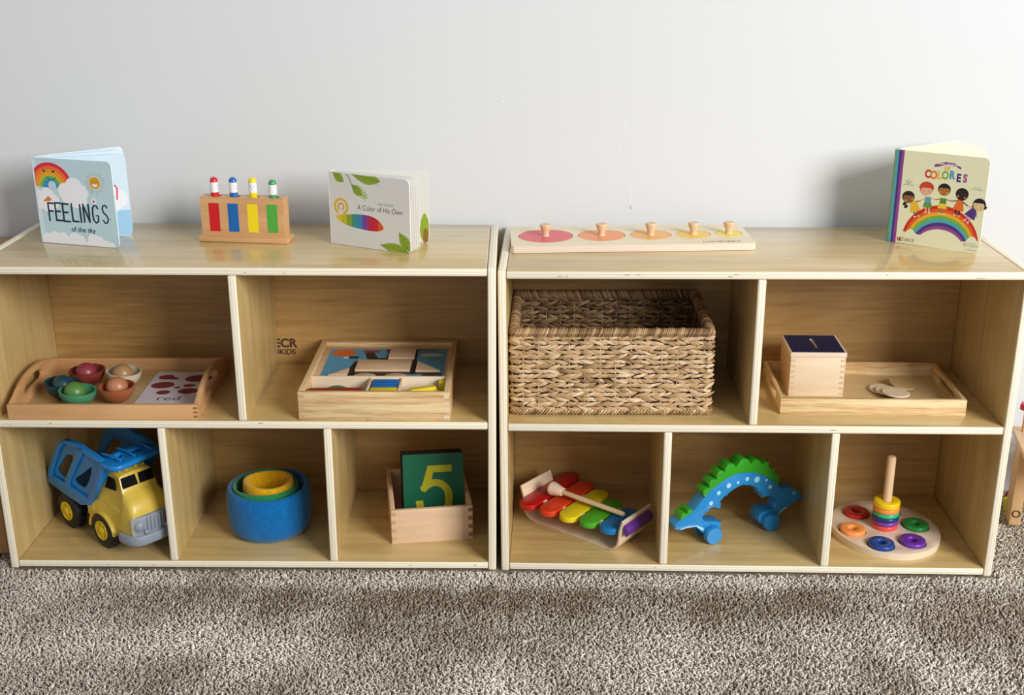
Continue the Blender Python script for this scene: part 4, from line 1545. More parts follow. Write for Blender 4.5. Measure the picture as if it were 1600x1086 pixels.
def felt_bowls():
    def bowl(cx, cy, z0, rx, ry, h, th, m, label, seed, lean=(0, 0)):
        rng = random.Random(seed)
        n, q = 56, MB()
        prof = [(.55, 0), (.80, .002), (.93, .10), (.985, .25), (1.0, .5), (.995, .8), (.975, .95), (.94, 1.0)]
        ph = [rng.uniform(0, 2 * PI) for _ in range(4)]

        def wob(a):
            return 1 + .006 * math.sin(2 * a + ph[0]) + .004 * math.sin(3 * a + ph[1])
        vs, fs = [], []
        tk = th / rx
        inn = [(.94 - tk * .5, 1.0), (.975 - tk, .93), (.985 - tk, .6), (.95 - tk, .2), (.80 - tk, .12), (.0, .10)]
        allp = [(0.0, 0)] + prof + inn
        for (r, z) in allp:
            for k in range(n):
                a = 2 * PI * k / n
                zz = z * h
                if z > .4:
                    zz += .0015 * math.sin(2 * a + ph[3])
                vs.append((cx + rx * r * wob(a) * math.cos(a) + lean[0] * z, cy + ry * r * wob(a) * math.sin(a) + lean[1] * z, zz))
        for i in range(len(allp) - 1):
            for k in range(n):
                k2 = (k + 1) % n
                fs.append((i * n + k, i * n + k2, (i + 1) * n + k2, (i + 1) * n + k))
        q.add(vs, fs, m)
        o = q.build('felt_bowl', matrix=at(ML, 0, 0, z0), smooth=60)
        tag(o, label, 'bowl', 'nested felt bowls')
    f = lambda n, c: paint(n, c, .95, spec=.15, grain=.16, bump=.9, bscale=420, sheen=.25)
    bowl(.4815, .1390, ZB, .0845, .0850, .0985, .011, f('felt_blue', '#0468aa'), 'large blue felt bowl, outermost of the nested three', 4)
    bowl(.4740, .1420, ZB + .011, .0680, .0700, .0900, .008, f('felt_green', '#1e8050'), 'green felt bowl nested between the blue and yellow ones', 9)
    bowl(.4820, .1400, ZB + .021, .0520, .0480, .0880, .010, f('felt_yellow', '#dda80c'), 'small yellow felt bowl nested innermost', 12)


def card_box():
    M0 = at(ML, .7370, .0700, ZB, 8.5)
    t = thing('card_box', M0, 'open beech box with finger joints holding number cards', 'box')
    Lx, Ly, Hh, th = .1630, .195, .0745, .0085
    for n, a, b in (('front_wall', (0, 0, 0), (Lx, th, Hh)), ('rear_wall', (0, Ly - th, 0), (Lx, Ly, Hh))):
        m = MB()
        m.box(a, b, BEECH_P, .0008)
        if n == 'front_wall':
            for k in range(4):
                z = .007 + k * .0185
                for xx, mm in ((.0005, ENDGR), (Lx - .0088, DARKG)):
                    m.poly([(xx, z), (xx + .0083, z), (xx + .0083, z + .0085), (xx, z + .0085)], mm, 0, Matrix.Translation((0, -.0002, 0)) @ UPR)
        m.build(n, t, smooth=30)
    for x in (0, Lx - th):
        m = MB()
        m.box((x, th, 0), (x + th, Ly - th, Hh), BEECH_P, .0006)
        m.build('side_wall', t, smooth=30)
    m = MB()
    m.box((th, th, .001), (Lx - th, Ly - th, .006), BEECH_P)
    m.build('box_bottom', t)
    gm = paint('card_green', '#0d6145', .45)
    ge = paint('card_edge', '#2a1a12', .6)
    bk_ = paint('card_back_brown', '#2c1d15', .5)  # brown card backs, darkened to paint in the shade behind the front card
    ye = paint('sand_yellow', '#b9b01f', .85, bump=.5, bscale=900)
    cw, chh = .1225, .1560
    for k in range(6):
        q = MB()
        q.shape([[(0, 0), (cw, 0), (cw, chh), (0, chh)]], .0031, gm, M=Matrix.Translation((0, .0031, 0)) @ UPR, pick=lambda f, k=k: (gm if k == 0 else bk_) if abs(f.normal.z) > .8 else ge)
        if k == 0:
            # the numeral 5, built from its strokes
            M5 = Matrix.Translation((0, -.0003, 0)) @ UPR
            dv = -.0115
            q.poly([(x_, z_ + dv) for x_, z_ in ((.0500, .1420), (.0990, .1420), (.0990, .1270), (.0610, .1270), (.0575, .1080), (.0560, .0985), (.0430, .0850), (.0350, .0880))], ye, 0, M5)
            key = [(.0385, .0890), (.048, .0985), (.062, .1045), (.077, .1010), (.0890, .0880), (.0925, .0700), (.0885, .0480), (.076, .0330), (.060, .0280), (.045, .0330), (.036, .0450), (.0325, .0580), (.0320, .0660)]
            cur = []
            for a_ in range(len(key) - 1):
                p0, p1, p2, p3 = key[max(a_ - 1, 0)], key[a_], key[a_ + 1], key[min(a_ + 2, len(key) - 1)]
                for b_ in range(5):
                    t_ = b_ / 5
                    cur.append(tuple(.5 * (2 * p1[c] + (p2[c] - p0[c]) * t_ + (2 * p0[c] - 5 * p1[c] + 4 * p2[c] - p3[c]) * t_ ** 2 + (3 * p1[c] - p0[c] - 3 * p2[c] + p3[c]) * t_ ** 3) for c in (0, 1)))
            cur.append(key[-1])
            q.poly(stroke([(x_, z_ + dv) for x_, z_ in cur], .0150), ye, .0001, M5)
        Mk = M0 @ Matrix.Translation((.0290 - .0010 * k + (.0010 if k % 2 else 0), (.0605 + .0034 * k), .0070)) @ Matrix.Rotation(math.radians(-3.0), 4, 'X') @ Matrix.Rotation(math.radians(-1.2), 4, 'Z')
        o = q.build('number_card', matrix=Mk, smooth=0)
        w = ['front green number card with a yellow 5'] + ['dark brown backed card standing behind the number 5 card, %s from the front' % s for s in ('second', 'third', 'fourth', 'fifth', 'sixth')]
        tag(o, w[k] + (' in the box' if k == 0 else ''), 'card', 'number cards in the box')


# ------------------------------------------------------------------ right unit, upper row
def basket():
    M0 = at(MR, .0195, .0440, ZM, .6)
    t = thing('woven_basket', M0, 'large rectangular woven seagrass basket in the upper left of the right unit', 'basket')
    Lx, Ly, Hh = .381, .263, .158
    core = paint('basket_core', '#3b2818', .9)  # dark colour paints the shade in the weave gaps
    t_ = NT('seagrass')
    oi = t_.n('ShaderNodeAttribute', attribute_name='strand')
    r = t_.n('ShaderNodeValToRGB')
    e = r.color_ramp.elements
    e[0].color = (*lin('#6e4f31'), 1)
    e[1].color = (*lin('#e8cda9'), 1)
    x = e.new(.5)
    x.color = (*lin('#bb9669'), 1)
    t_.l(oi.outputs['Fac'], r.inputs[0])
    tc = t_.n('ShaderNodeTexCoord')
    nz = t_.n('ShaderNodeTexNoise')
    nz.inputs['Scale'].default_value = 420
    t_.l(tc.outputs['Object'], nz.inputs['Vector'])
    t_.l(r.outputs[0], t_.b.inputs['Base Color'])
    t_.b.inputs['Roughness'].default_value = .55
    t_.bump(nz.outputs[0], .35, .0008)
    grass = t_.m
    rng = random.Random(11)

    def path_pt(s, ins=0.0, rc=.010):
        """point and outward normal along the rounded rectangular plan"""
        a, b = Lx - 2 * rc, Ly - 2 * rc
        q = PI * rc / 2
        segs = [a, q, b, q, a, q, b, q]
        tot = sum(segs)
        s = s % tot
        i = 0
        while s > segs[i]:
            s -= segs[i]
            i += 1
        cs = [(rc, 0), None, (Lx, rc), None, (Lx - rc, Ly), None, (0, Ly - rc), None]
        ds = [(1, 0), None, (0, 1), None, (-1, 0), None, (0, -1), None]
        ns = [(0, -1), None, (1, 0), None, (0, 1), None, (-1, 0), None]
        cc = [(Lx - rc, rc), (Lx - rc, Ly - rc), (rc, Ly - rc), (rc, rc)]
        if i % 2 == 0:
            p = Vector(cs[i]) + Vector(ds[i]) * s
            nn = Vector(ns[i])
            d = Vector(ds[i])
        else:
            k = i // 2
            a0 = -PI / 2 + k * PI / 2
            an = a0 + s / rc
            nn = Vector((math.cos(an), math.sin(an)))
            p = Vector(cc[k]) + nn * rc
            d = Vector((-nn.y, nn.x))
        return p - nn * ins, nn, d, tot
    _, _, _, TOT = path_pt(0)
    # core wall
    c = MB()
    nseg = 80
    vs = []
    for z in (.003, Hh):
        for ins in (.0060, .0090):
            for k in range(nseg):
                p, nn, d, _ = path_pt(TOT * k / nseg, ins)
                vs.append((p.x, p.y, z))
    fs = []
    for k in range(nseg):
        k2 = (k + 1) % nseg
        fs.append((k, k2, 2 * nseg + k2, 2 * nseg + k))
        fs.append((nseg + k2, nseg + k, 3 * nseg + k, 3 * nseg + k2))
        fs.append((2 * nseg + k, 2 * nseg + k2, 3 * nseg + k2, 3 * nseg + k))
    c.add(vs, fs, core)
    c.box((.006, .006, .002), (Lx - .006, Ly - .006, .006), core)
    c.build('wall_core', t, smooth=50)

    strands = []

    def leafstrand(mb, P, D, N, length, wd, th, val, bow=0.0):
        """pointed flat blade centred at P along D, bulging along N"""
        Sd = N.cross(D).normalized()
        n, mcs = 7, 4
        prof = [.12, .62, .92, 1.0, .92, .62, .12]
        vs = []
        for i in range(n):
            u = i / (n - 1) - .5
            c0 = P + D * length * u + N * (th * (1 - 4 * u * u) * 1.0) + Sd * bow * (1 - 4 * u * u)
            hw = wd / 2 * prof[i]
            hgt = th * .55 * prof[i]
            vs += [c0 - Sd * hw, c0 + N * hgt, c0 + Sd * hw, c0 - N * hgt]
        fs = []
        for i in range(n - 1):
            for k in range(4):
                k2 = (k + 1) % 4
                fs.append((i * 4 + k, i * 4 + k2, (i + 1) * 4 + k2, (i + 1) * 4 + k))
        fs += [(3, 2, 1, 0), tuple((n - 1) * 4 + k for k in range(4))]
        mb.add(vs, fs, grass)
        strands.extend([val] * len(vs))

    def finish(mb, name, smooth=70):
        o = mb.build(name, t, smooth=smooth)
        a = o.data.attributes.new('strand', 'FLOAT', 'POINT')
        a.data.foreach_set('value', strands)
        strands.clear()
        return o
    w = MB()
    rows = 16
    rp = (Hh - .006) / rows
    pitch = .0112
    ns_ = int(TOT / pitch)
    pitch = TOT / ns_
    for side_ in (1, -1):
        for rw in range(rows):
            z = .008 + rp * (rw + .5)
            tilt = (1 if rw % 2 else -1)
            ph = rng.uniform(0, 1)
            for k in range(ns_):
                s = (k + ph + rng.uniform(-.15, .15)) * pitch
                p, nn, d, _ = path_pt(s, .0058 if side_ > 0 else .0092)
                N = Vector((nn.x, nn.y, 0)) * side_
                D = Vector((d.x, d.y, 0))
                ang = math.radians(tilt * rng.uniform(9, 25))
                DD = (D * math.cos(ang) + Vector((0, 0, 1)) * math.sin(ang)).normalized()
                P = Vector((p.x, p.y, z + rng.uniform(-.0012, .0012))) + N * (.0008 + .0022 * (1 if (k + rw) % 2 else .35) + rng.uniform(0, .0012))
                leafstrand(w, P, DD, N, rng.uniform(.020, .031), rng.uniform(.0052, .0076), rng.uniform(.0014, .0026), min(1, max(0, rng.gauss(.58 if side_ > 0 else .15, .18))), rng.uniform(-.001, .001))  # inner strands darker: shade inside the basket put into their colour
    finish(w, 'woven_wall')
    st = MB()
    nst = 44
    for k in range(nst):
        s = TOT * (k + .5) / nst
        for side_, ins in ((1, .0038), (-1, .0112)):
            p, nn, d, _ = path_pt(s, ins)
            vals = len(st.v)
            zs = [.004 + (Hh - .004) * j / 26 for j in range(27)]
            st.tube([(p.x + nn.x * side_ * .0008 * math.sin(j * PI), p.y + nn.y * side_ * .0008, z_) for j, z_ in enumerate(zs)], .0012, grass, 5)
            strands.extend([.75] * (len(st.v) - vals))
    finish(st, 'stakes')

    def rope(z, rr, ins, name, pitch_, lean, thick):
        q = MB()
        n = int(TOT / pitch_)
        # inner cord
        pts = [path_pt(TOT * k / 90, ins)[0] for k in range(91)]
        q.tube([(p.x, p.y, z) for p in pts], rr * .78, core, 10, cap=False)
        strands.extend([.2] * len(q.v))
        for k in range(n):
            s = TOT * k / n
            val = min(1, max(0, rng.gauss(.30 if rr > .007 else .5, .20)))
            v0 = len(q.v)
            ring = []
            m_ = 12
            rj = rr * rng.uniform(.92, 1.08)
            for j in range(m_ + 1):
                a = 2 * PI * j / m_
                off = lean * math.sin(a) + rng.uniform(-.0002, .0002)
                p, nn, d, _ = path_pt(s + off, ins)
                ring.append((p.x + nn.x * rj * math.cos(a), p.y + nn.y * rj * math.cos(a), z + rj * math.sin(a)))
            q.tube(ring, thick * rng.uniform(.8, 1.2), grass, 5, cap=False)
            strands.extend([val] * (len(q.v) - v0))
        finish(q, name)
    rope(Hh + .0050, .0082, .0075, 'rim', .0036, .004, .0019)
    rope(.0062, .0052, .0050, 'foot_braid', .0062, .005, .0021)


def pine_tray():
    M0 = at(MR, .5308, .0560, ZM, -.6)
    t = thing('serving_tray', M0, 'shallow pine tray with slotted handles, upper right compartment', 'tray')
    Lx, Ly, Hh, th = .3465, .209, .0325, .0075
    for n, a, b in (('front_wall', (0, 0, 0), (Lx, th, Hh)), ('rear_wall', (0, Ly - th, 0), (Lx, Ly, Hh))):
        m = MB()
        m.box(a, b, PINE, .0008)
        m.build(n, t, smooth=30)
    YZ = Matrix(((0, 0, 1, 0), (1, 0, 0, 0), (0, 1, 0, 0), (0, 0, 0, 1)))
    for x in (0, Lx - th):
        m = MB()
        m.shape([[(th, 0), (Ly - th, 0), (Ly - th, Hh), (th, Hh)], rrect(.052, .009, .157, .0255, .0080)], th, PINE_Y, bev=.0004, M=Matrix.Translation((x, 0, 0)) @ YZ)
        m.build('handle_end', t, smooth=30)
    m = MB()
    m.box((th, th, .001), (Lx - th, Ly - th, .0055), wood('tray_ply', '#c9ac78', '#d8be8c', 'X', rough=.5))
    m.build('tray_bottom', t)
    # coin box
    M1 = at(MR, .5608, .1350, ZM + .0058, -.5)
    c = thing('coin_box', M1, 'pale wooden cube box with navy slotted lid, standing in the pine tray', 'box')
    S = .1055
    m = MB()
    hh = .0815
    m.box((0, 0, 0), (S, S, hh), MAPLE, .0008, pick=lambda f: MAPLE_Z if abs(f.normal.x) > .8 else MAPLE)
    jt = paint('joint_grain', '#d3b592', .6)
    for k in range(7):
        z = .003 + k * .0115
        for xx in (.0015, S - .0090):
            for dx in (0, .0028, .0056):
                m.poly([(xx + dx, z), (xx + dx + .0019, z), (xx + dx + .0019, z + .0052), (xx + dx, z + .0052)], jt, 0, Matrix.Translation((0, -.0002, 0)) @ UPR)
    m.build('box_body', c, smooth=30)
    l = MB()
    slot = [(S / 2 + x, S / 2 + y) for x, y in rrect(-.0033, -.029, .0033, .029, .0032)]
    e = ply_edge('lid_edge', 'Z', '#ead6c2', '#c9aa8b', n=2, thick=.010)
    l.shape([rrect(-.0015, -.0015, S + .0015, S + .0015, .002), slot], .0095, e, bev=.0008, M=Matrix.Translation((0, 0, hh)))
    nv = paint('lid_navy', '#101c46', .5, spec=.3)
    l.shape([rrect(.0025, .0025, S - .0025, S - .0025, .001), slot], .0006, nv, M=Matrix.Translation((0, 0, hh + .0095)))
    l.box((S / 2 - .0045, S / 2 - .031, hh + .0002), (S / 2 + .0045, S / 2 + .031, hh + .001), RECESS_SHADE)  # dark plate; shade of the hollow under the slot put in as colour
    l.build('lid', c, smooth=30)
    # loose discs
    co = wood('coin_wood', '#dcc6a6', '#ead8ba', 'X', rough=.5)
    cb = wood('coin_wood_dark', '#b3925f', '#c6a877', 'X', rough=.5)
    nvm = paint('coin_under', '#232338', .5)
    for (x, y, z, m_, tx, ty, lab) in ((.7530, .1700, .0060, co, 0, 1, 'pale wooden disc at the left of the overlapping three in the pine tray'),
                                       (.7600, .1490, .0105, co, -2, 2, 'pale wooden disc in the middle of the overlapping three in the pine tray'),
                                       (.7665, .1280, .0150, co, -2, 2, 'pale wooden disc nearest the front wall in the pine tray'),
                                       (.7950, .1880, .0110, cb, 5, 9, 'darker wooden disc propped up behind the overlapping three')):
        q = MB()
        q.lathe([(.0255, 0), (.0262, .0008), (.0262, .0032), (.0255, .004)], m_, n=40, pick=lambda i: nvm if i == 0 else m_)
        o = q.build('wooden_disc', matrix=at(MR, x, y, ZM + z) @ Matrix.Rotation(math.radians(ty), 4, 'Y') @ Matrix.Rotation(math.radians(tx), 4, 'X'), smooth=40)
        tag(o, lab, 'disc', 'loose wooden discs in the pine tray')


# ------------------------------------------------------------------ right unit, lower row
def xylophone():
    M0 = at(MR, .1650, .1525, ZB, -37.5)
    t = thing('xylophone', M0, 'wooden xylophone with coloured bars on a bent wood frame', 'toy instrument')
    W = .100
    L2 = .126
    r = .030
    th = .0045
    out = [(-L2 - .003, .072), (-L2 + .004, .050)] + [(-L2 + .006 + r - r * math.cos(a), r - r * math.sin(a)) for a in [PI / 2 * k / 6 for k in range(0, 7)]]
    right = [(-x, z) for x, z in out[::-1]]
    line = out + right
    inner = stroke(line, th)
    fr = MB()
    pm = wood('bent_ply', '#d9bd9e', '#e8d2b6', 'Y', rough=.5)
    ed = ply_edge('bent_ply_edge', 'Z', '#d8bea0', '#b8946e', n=1.5, thick=.0045)
    fr.shape([inner], W, ed, bev=.0006, M=Matrix.Translation((0, W / 2, 0)) @ Matrix.Translation((0, 0, th / 2)) @ UPR,
             pick=lambda f: ed if abs(f.normal.z) > .8 else pm)
    fr.build('bent_frame', t, smooth=40)
    # carrying cords
    for y in (-.034, .034):
        q = MB()
        pts = [(-L2, y, .046), (-.09, y, .041), (0, y, .039), (.09, y, .041), (L2, y, .046)]
        q.tube(pts, .0012, paint('cord_white', '#e4ddd0', .7), 6)
        q.build('cord', t)
    cols = [('red', '#b30a10', .190), ('orange red', '#d63a12', .170), ('yellow', '#e2cc18', .150), ('green', '#4aa823', .127), ('blue', '#1176b4', .108)]
    xs = [-.0996, -.0495, -.002, .0450, .0920]
    for (n, c, ln), x in zip(cols, xs):
        q = MB()
        hw = .0205
        pts = circ(0, ln / 2 - hw, hw, 14, a0=0, a1=PI) + circ(0, -(ln / 2 - hw), hw, 14, a0=PI, a1=2 * PI)
        cm_ = paint('bar_' + n.replace(' ', '_'), c, .38, coat=.12)
        q.shape([pts], .0125, cm_, bev=.0018, M=Matrix.Translation((x, .0025 - .105 * x, .0405)) @ Matrix.Rotation(math.radians(3), 4, 'Z'))
        tag(q.build('bar', t, smooth=40), n + ' bar')
    bead = MAPLE_Z
    for x in [-.1225, -.0745, -.0258, .0215, .0685, .1140]:
        for y in (-.034, .034):
            q = MB()
            q.sphere((x, y, .0455), .0068, bead, 14)
            q.build('bead', t, smooth=60)
    # purple half round on the right end plate
    q = MB()
    pu = paint('bar_purple', '#5e2a86', .35, coat=.3)
    nrm = Vector((1, 0, -.12)).normalized()
    MX = Matrix.Translation((L2 + .0025, .0450, .052)) @ Matrix.Rotation(math.radians(-18), 4, 'Y') @ Matrix.Rotation(PI / 2, 4, 'X')
    q.shape([circ(0, 0, .0115, 16, ry=.0125, a0=-PI / 2, a1=PI / 2)], .090, pu, bev=.0012, M=MX)
    tag(q.build('end_block', t, smooth=40), 'purple half round end block')
    # mallet
    a = Vector((.1065, .1830, .0700 + ZB))
    b = Vector((.2430, .0870, .0640 + ZB))
    d = (b - a)
    Mm = MR @ Matrix.Translation(a) @ d.to_track_quat('Z', 'Y').to_matrix().to_4x4()
    ml = thing('mallet', Mm, 'wooden mallet with cone head lying across the xylophone bars', 'mallet')
    h = MB()
    h.lathe([(.0115, -.014), (.0145, -.011), (.0148, -.006), (.0095, .015), (.0088, .017)], wood('mallet_head', '#e2cbb0', '#efdcc6', 'Z', rough=.5), n=28)
    h.build('head', ml)
    h = MB()
    h.lathe([(.0052, .016), (.0052, d.length - .003), (.0040, d.length)], MAPLE_Z, n=18)
    h.build('handle', ml)


def dinosaur():
    D = (.4203, .0861)
    M0 = at(MR, D[0] + .0010, D[1] - .0045, ZB, 25)
    t = thing('toy_dinosaur', M0, 'blue wooden rolling dinosaur with green back plates and four wheels', 'toy')
    blue = paint('dino_blue', '#1e86c8', .3, coat=.4)
    blue2 = paint('dino_blue_edge', '#1473b4', .3, coat=.4)
    green = paint('dino_green', '#2f9e22', .3, coat=.4)
    pale = paint('dino_pale', '#a5dcf2', .35, coat=.2)
    y0, y1 = .014, .044
    body = [(-.0789, .0451), (-.0807, .0541), (-.0693, .0618), (-.0533, .0685), (-.0388, .0769), (-.0289, .0878), (-.0133, .1033), (-.0048, .113), (.0097, .1216), (.0273, .131), (.045, .1381), (.0631, .1403), (.0847, .1384), (.1066, .133), (.126, .1232), (.146, .1077), (.1595, .0962), (.1684, .0851), (.1766, .083), (.1858, .0851), (.199, .081), (.2093, .073), (.2164, .0656), (.2238, .0552), (.2227, .05), (.2112, .0508), (.2035, .0473), (.1897, .0397), (.1789, .0345), (.1667, .0265), (.1594, .0130), (.1405, .0110), (.1217, .0158), (.1165, .0281), (.1197, .0394), (.1291, .041), (.1448, .0416), (.1558, .0438), (.1598, .0533), (.1556, .0661), (.1439, .0737), (.1328, .0751), (.1228, .0742), (.1195, .0851), (.1112, .0912), (.1091, .0989), (.101, .104), (.0913, .1088), (.082, .1101), (.0741, .1131), (.0635, .1109), (.053, .1072), (.0471, .104), (.0412, .1009), (.0384, .0971), (.0294, .0946), (.0267, .0894), (.0223, .0874), (.0243, .0783), (.0224, .07), (.0156, .0729), (.0093, .0771), (.0002, .076), (-.004, .0711), (-.0113, .0669), (-.017, .0608), (-.0173, .0551), (-.0119, .0496), (.002, .0451), (.0173, .0425), (.0267, .0384), (.0272, .0295), (.0185, .0130), (-.0027, .0108), (-.0154, .0239), (-.031, .0405), (-.052, .0422), (-.0668, .0404)]
    m = MB()
    m.shape([body], y1 - y0, blue, bev=.0009, M=Matrix.Translation((0, y1, 0)) @ UPR)
    Mf = Matrix.Translation((0, y0 - .0002, 0)) @ UPR
    for (x, z, r) in ((.0008, .0869, .0044), (.0175, .1062, .0044), (.0402, .1181, .0052), (.0619, .1207, .0030), (.0832, .1246, .0044), (.1068, .1185, .0064), (.1299, .1128, .0030), (.1403, .0953, .0044)):
        m.poly(circ(x, z, r, 20, r * 1.05), pale, 0, Mf)
    m.poly(circ(.2006, .0694, .0035, 18), paint('eye_white', '#f2f2ee', .3), 0, Mf)
    m.poly(circ(.2010, .0692, .0021, 14), BLACK, .0001, Mf)
    m.poly(stroke([(.2070, .0520), (.2100, .0545), (.2150, .0540)], .0008), BLACK, .0001, Mf)
    m.poly([(-.0680, .0442), (-.050, .0458), (-.030, .0440), (-.0130, .0340), (-.0150, .0280), (-.0315, .0418), (-.052, .0434), (-.0668, .0420)], pale, .0001, Mf)
    m.poly([(.1625, .0220), (.1680, .0330), (.1800, .0410), (.1880, .0405), (.1785, .0362), (.1680, .0295), (.1640, .0230)], pale, .0001, Mf)
    m.build('body', t, smooth=35)
    sp = [(-.0116, .1001), (-.018, .1085), (-.0185, .1172), (-.0128, .1218), (-.0038, .1214), (-.0058, .1303), (-.0016, .1366), (.0058, .138), (.0118, .1368), (.0113, .1469), (.0154, .1532), (.0228, .1546), (.0292, .1491), (.0302, .1574), (.0358, .1643), (.0447, .166), (.0527, .1603), (.0545, .1556), (.0602, .1617), (.0658, .1692), (.0763, .1709), (.0843, .1657), (.0911, .1558), (.0968, .1619), (.1028, .1642), (.1092, .161), (.1162, .1502), (.1223, .1513), (.1284, .1531), (.1333, .1507), (.1339, .1419), (.139, .1366), (.147, .1351), (.1511, .1227), (.1576, .12), (.1628, .1146), (.162, .1045), (.1600, .0962), (.146, .1075), (.126, .1230), (.1066, .1328), (.0847, .1382), (.0631, .1401), (.045, .1379), (.0273, .1308), (.0097, .1214), (-.0048, .1128)]
    m = MB()
    m.shape([sp], y1 - y0 - .001, green, bev=.0007, M=Matrix.Translation((0, y1 - .0005, 0)) @ UPR)
    m.build('back_plates', t, smooth=35)
    m = MB()
    m.shape([[(-.0680, .0625), (-.066, .0755), (-.0611, .0773), (-.0529, .0741), (-.0509, .0818), (-.0457, .0835), (-.0385, .0772), (-.0533, .0688)]], y1 - y0 - .001, green, bev=.001, M=Matrix.Translation((0, y1 - .0005, 0)) @ UPR)
    m.build('tail_plate', t, smooth=35)
    for x in (.0045, .1430):
        for (a, b) in ((.0, .0138), (.0442, .058)):
            q = MB()
            MX = Matrix.Translation((x, b, .0188)) @ Matrix.Rotation(PI / 2, 4, 'X')
            q.lathe([(.0168, 0), (.0188, .0015), (.0188, b - a - .002), (.0172, b - a)], blue, MX, 32)
            q.build('wheel', t, smooth=40)
        q = MB()
        q.tube([(x, .001, .0188), (x, .057, .0188)], .003, blue2, 8)
        q.build('axle', t)
    q = MB()
    q.tube([(.0290, .030, .0330), (.0330, .030, .0350), (.0375, .030, .0345), (.0375, .030, .0315), (.0330, .030, .0305), (.0290, .030, .0325)], .0006, paint('wire_black', '#101010', .4), 6)
    q.build('pull_loop', t)


def ring_board():
    c = (.7770, .1420)
    M0 = at(MR, c[0], c[1], ZB, 20)
    t = thing('ring_sorter', M0, 'oval pale wooden board with recesses and a central dowel', 'toy')
    rec = [(.7334, .1965), (.7084, .1219), (.7502, .0644), (.8148, .0762), (.8403, .1448), (.8010, .2070)]
    Mi = Matrix.Rotation(math.radians(-20), 3, 'Z')
    loc = [tuple((Mi @ Vector((x - c[0], y - c[1], 0)))[:2]) for x, y in rec]
    b = MB()
    e = ply_edge('sorter_edge', 'Z', '#e6d3b8', '#c6a680', n=2, thick=.0145)
    out = circ(0, 0, .1050, 64, .1150)
    b.shape([out], .0065, e, bev=.0008, pick=lambda f: PINKPLY if abs(f.normal.z) > .8 else e)
    b.shape([out] + [circ(x, y, .0268, 36) for x, y in loc], .0080, e, bev=.0006, M=Matrix.Translation((0, 0, .0065)), pick=lambda f: PINKPLY if abs(f.normal.z) > .8 else e)
    b.build('board', t, smooth=30)
    d = MB()
    d.lathe([(.0087, .0145), (.0087, .167), (.0076, .1705), (.0056, .1715)], MAPLE_Z, n=24, M=Matrix.Translation((0, 0, 0)))
    d.build('dowel', t)
    hexs = dict(red='#c5231f', orange='#f79a52', blue='#14428f', purple='#6b2fa0', green='#1d8a3c', yellow='#f4cd14', coral='#ea4b3d', mint='#2fb878', navy='#123274', violet='#7a3aa0', apricot='#f5914a')

    def ring(M, cn, h, R, r, label, grp):
        q = MB()
        m = paint('ring_' + cn, hexs[cn], .3, coat=.35)
        bv = .0022
        prof = [(r, bv), (r, h - bv), (r + bv * .4, h - bv * .3), (r + bv, h), (R - bv, h), (R - bv * .3, h - bv * .4), (R, h - bv), (R, bv), (R - bv * .3, bv * .4), (R - bv, 0), (r + bv, 0), (r + bv * .4, bv * .3), (r, bv)]
        q.lathe(prof[::-1], m, n=44, close=False)
        o = q.build('toy_ring', matrix=M, smooth=50)
        tag(o, label, 'ring', grp)
    pos = [('red', 'at the rear left'), ('orange', 'at the left'), ('blue', 'at the front'), ('purple', 'at the front right'), ('green', 'at the right')]
    for (cn, w), (x, y) in zip(pos, loc):
        ring(M0 @ Matrix.Translation((x, y, .0067)), cn, .0150, .0252, .0088, '%s ring lying in a recess %s of the oval board' % (cn, w), 'rings in the recesses')
    z = .0147
    st = [('coral', 'red ring at the bottom of the stack on the dowel'), ('violet', 'purple ring second from the bottom of the dowel stack'), ('navy', 'dark blue ring third from the bottom of the dowel stack'),
          ('mint', 'mint green ring fourth from the bottom of the dowel stack'), ('apricot', 'orange ring just under the top yellow ring of the stack'), ('yellow', 'yellow ring on top of the stack on the dowel')]
    hs = [.0098, .0092, .0092, .0092, .0098, .0135]
    for (cn, lab), h in zip(st, hs):
        ring(M0 @ Matrix.Translation((.0, .0, z)), cn, h - .0002, .0260, .0092, lab, 'rings stacked on the dowel')
        z += h


# ------------------------------------------------------------------ at the picture's edges
def side_table():
    M0 = at(MW, 1.0405, .1895, -.003, -13)
    t = thing('activity_table', M0, 'pale wooden toy workbench beside the right unit, at the frame edge', 'table')
    ww = wood('bench_wood', '#c79d6e', '#dcb98a', 'Z', rough=.45)
    tw = wood('bench_top_wood', '#d9b98f', '#e6cca6', 'X', rough=.45)
    m = MB()
    m.box((.001, -.12, .168), (.36, .095, .180), tw, .001)
    m.build('bench_top', t)
    for (x, y) in ((.0, -.02), (.32, -.02)):
        q = MB()
        YZ = Matrix(((0, 0, 1, 0), (1, 0, 0, 0), (0, 1, 0, 0), (0, 0, 0, 1)))
        q.shape([rrect(y, 0, y + .050, .168, .006)], .022, ww, bev=.001, M=Matrix.Translation((x, 0, 0)) @ YZ)
        MX = Matrix.Translation((x + .011, y - .0008, .030)) @ Matrix.Rotation(PI / 2, 4, 'X')
        q.build('leg', t, smooth=40)
        s = MB()
        s.lathe([(.0001, -.002), (.0072, -.002), (.0085, .0006), (.0060, .0004)], paint('screw_dark', '#4b3524', .4), MX, 20, close=False)
        s.build('bolt', t, smooth=40)
    return t


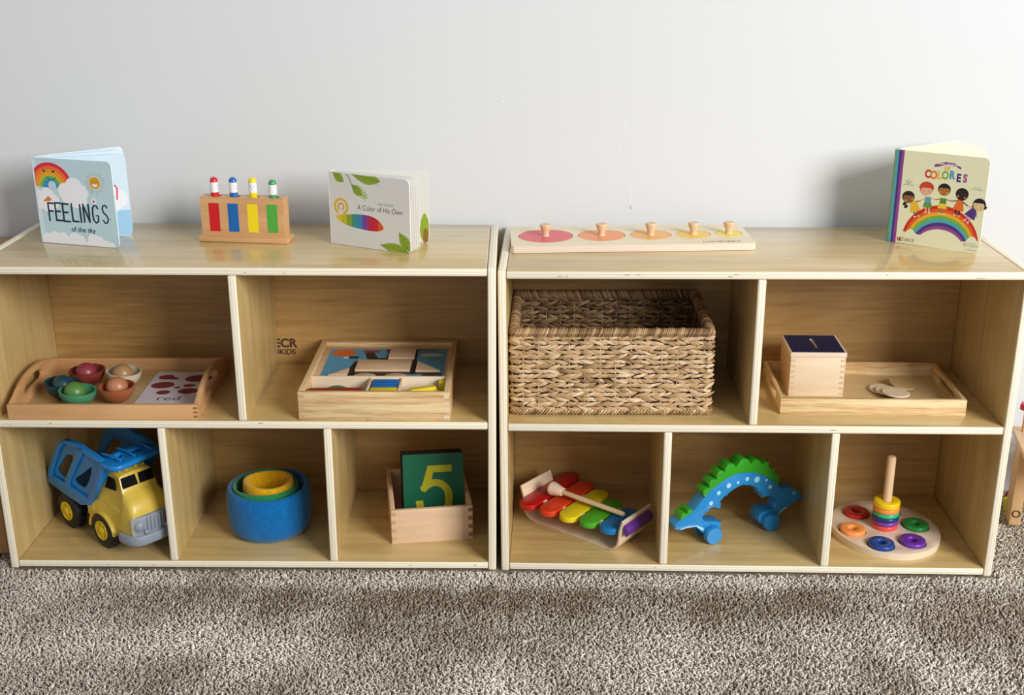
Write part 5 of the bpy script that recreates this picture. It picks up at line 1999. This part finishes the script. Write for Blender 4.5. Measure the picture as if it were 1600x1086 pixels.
def edge_things():
    side_table()
    # red hexagonal knob on the bench's upright
    k = MB()
    rd = paint('knob_red', '#c02a48', .35, coat=.3)
    k.lathe([(.013, 0), (.0145, .002), (.0145, .012), (.013, .014)], rd, n=6)
    k.tube([(0, 0, -.05), (0, 0, 0)], .004, BEECH, 10)
    o = k.build('toy_bolt', smooth=20)
    o.matrix_world = Matrix.Translation((1.0740, .250, .227))
    tag(o, 'red hexagonal toy bolt standing on the bench at the right edge', 'toy')
    w = MB()
    mr = paint('wheel_maroon', '#8c1f35', .4)
    MX = Matrix.Translation((0, 0, .021)) @ Matrix.Rotation(math.radians(70), 4, 'X')
    w.lathe([(.0001, 0), (.020, 0), (.0225, .003), (.0225, .009), (.020, .012), (.0001, .012)], mr, MX, 32, close=False)
    o = w.build('toy_disc', matrix=Matrix.Translation((1.082, .262, -.006)), smooth=40)
    tag(o, 'maroon round toy disc on the carpet behind the bench leg', 'toy')
    y = MB()
    y.box((-.006, -.006, 0), (.008, .006, .033), paint('toy_lime', '#cfd22a', .4), .002)
    o = y.build('toy_block', matrix=Matrix.Translation((1.0590, .238, -.004)) @ Matrix.Rotation(math.radians(-6), 4, 'Y'), smooth=40)
    tag(o, 'yellow green toy block on the carpet beside the bench leg', 'toy')
    # wooden cupboard beside the left unit
    t = thing('wooden_cabinet', at(MW, -1.42, .046, .001), 'warm brown wooden cabinet side beside the left unit, at the frame edge', 'cabinet')
    cw = wood('cabinet_wood', '#a87a4c', '#bd915f', 'Z', rough=.45)
    m = MB()
    m.box((0, 0, .006), (.418, .018, .56), cw, .001)
    m.build('front_panel', t)
    m = MB()
    m.box((.400, .0185, .006), (.418, .29, .56), cw, .001)
    m.box((0, .0185, .006), (.018, .29, .56), cw, .001)
    m.build('cabinet_side', t)
    m = MB()
    m.box((0, -.004, .5605), (.418, .295, .578), cw, .001)
    m.build('cabinet_top', t)
    m = MB()
    for x in (.02, .38):
        m.box((x, .02, 0), (x + .02, .27, .006), BLACK)
    m.build('foot', t)


build_room()
shelf_unit(ML, 'birch plywood shelf unit at the left, holding the toy truck', False,
           [(.50, .0095, .006), (.57, .0100, .003)], [(.116, .006, .006), (.508, .004, .010), (.04, .01, .004)], [(.28, .009, .009), (.19, .009, .005), (.905, .006, .008), (.78, .0075, .004)], logo=True)
shelf_unit(MR, 'birch plywood shelf unit at the right, holding the woven basket', True,
           [(.112, .010, .011), (.124, .0102, .005), (.232, .007, .013), (.252, .007, .009), (.415, .010, .010), (.425, .006, .012), (.853, .0115, .018), (.69, .006, .004)],
           [(.62, .008, .012)], [(.30, .006, .006)])
book_feelings()
book_lizard()
book_colores()
popup_toy()
disc_puzzle()
beech_tray()
puzzle_box()
truck()
felt_bowls()
card_box()
basket()
pine_tray()
xylophone()
dinosaur()
ring_board()
edge_things()
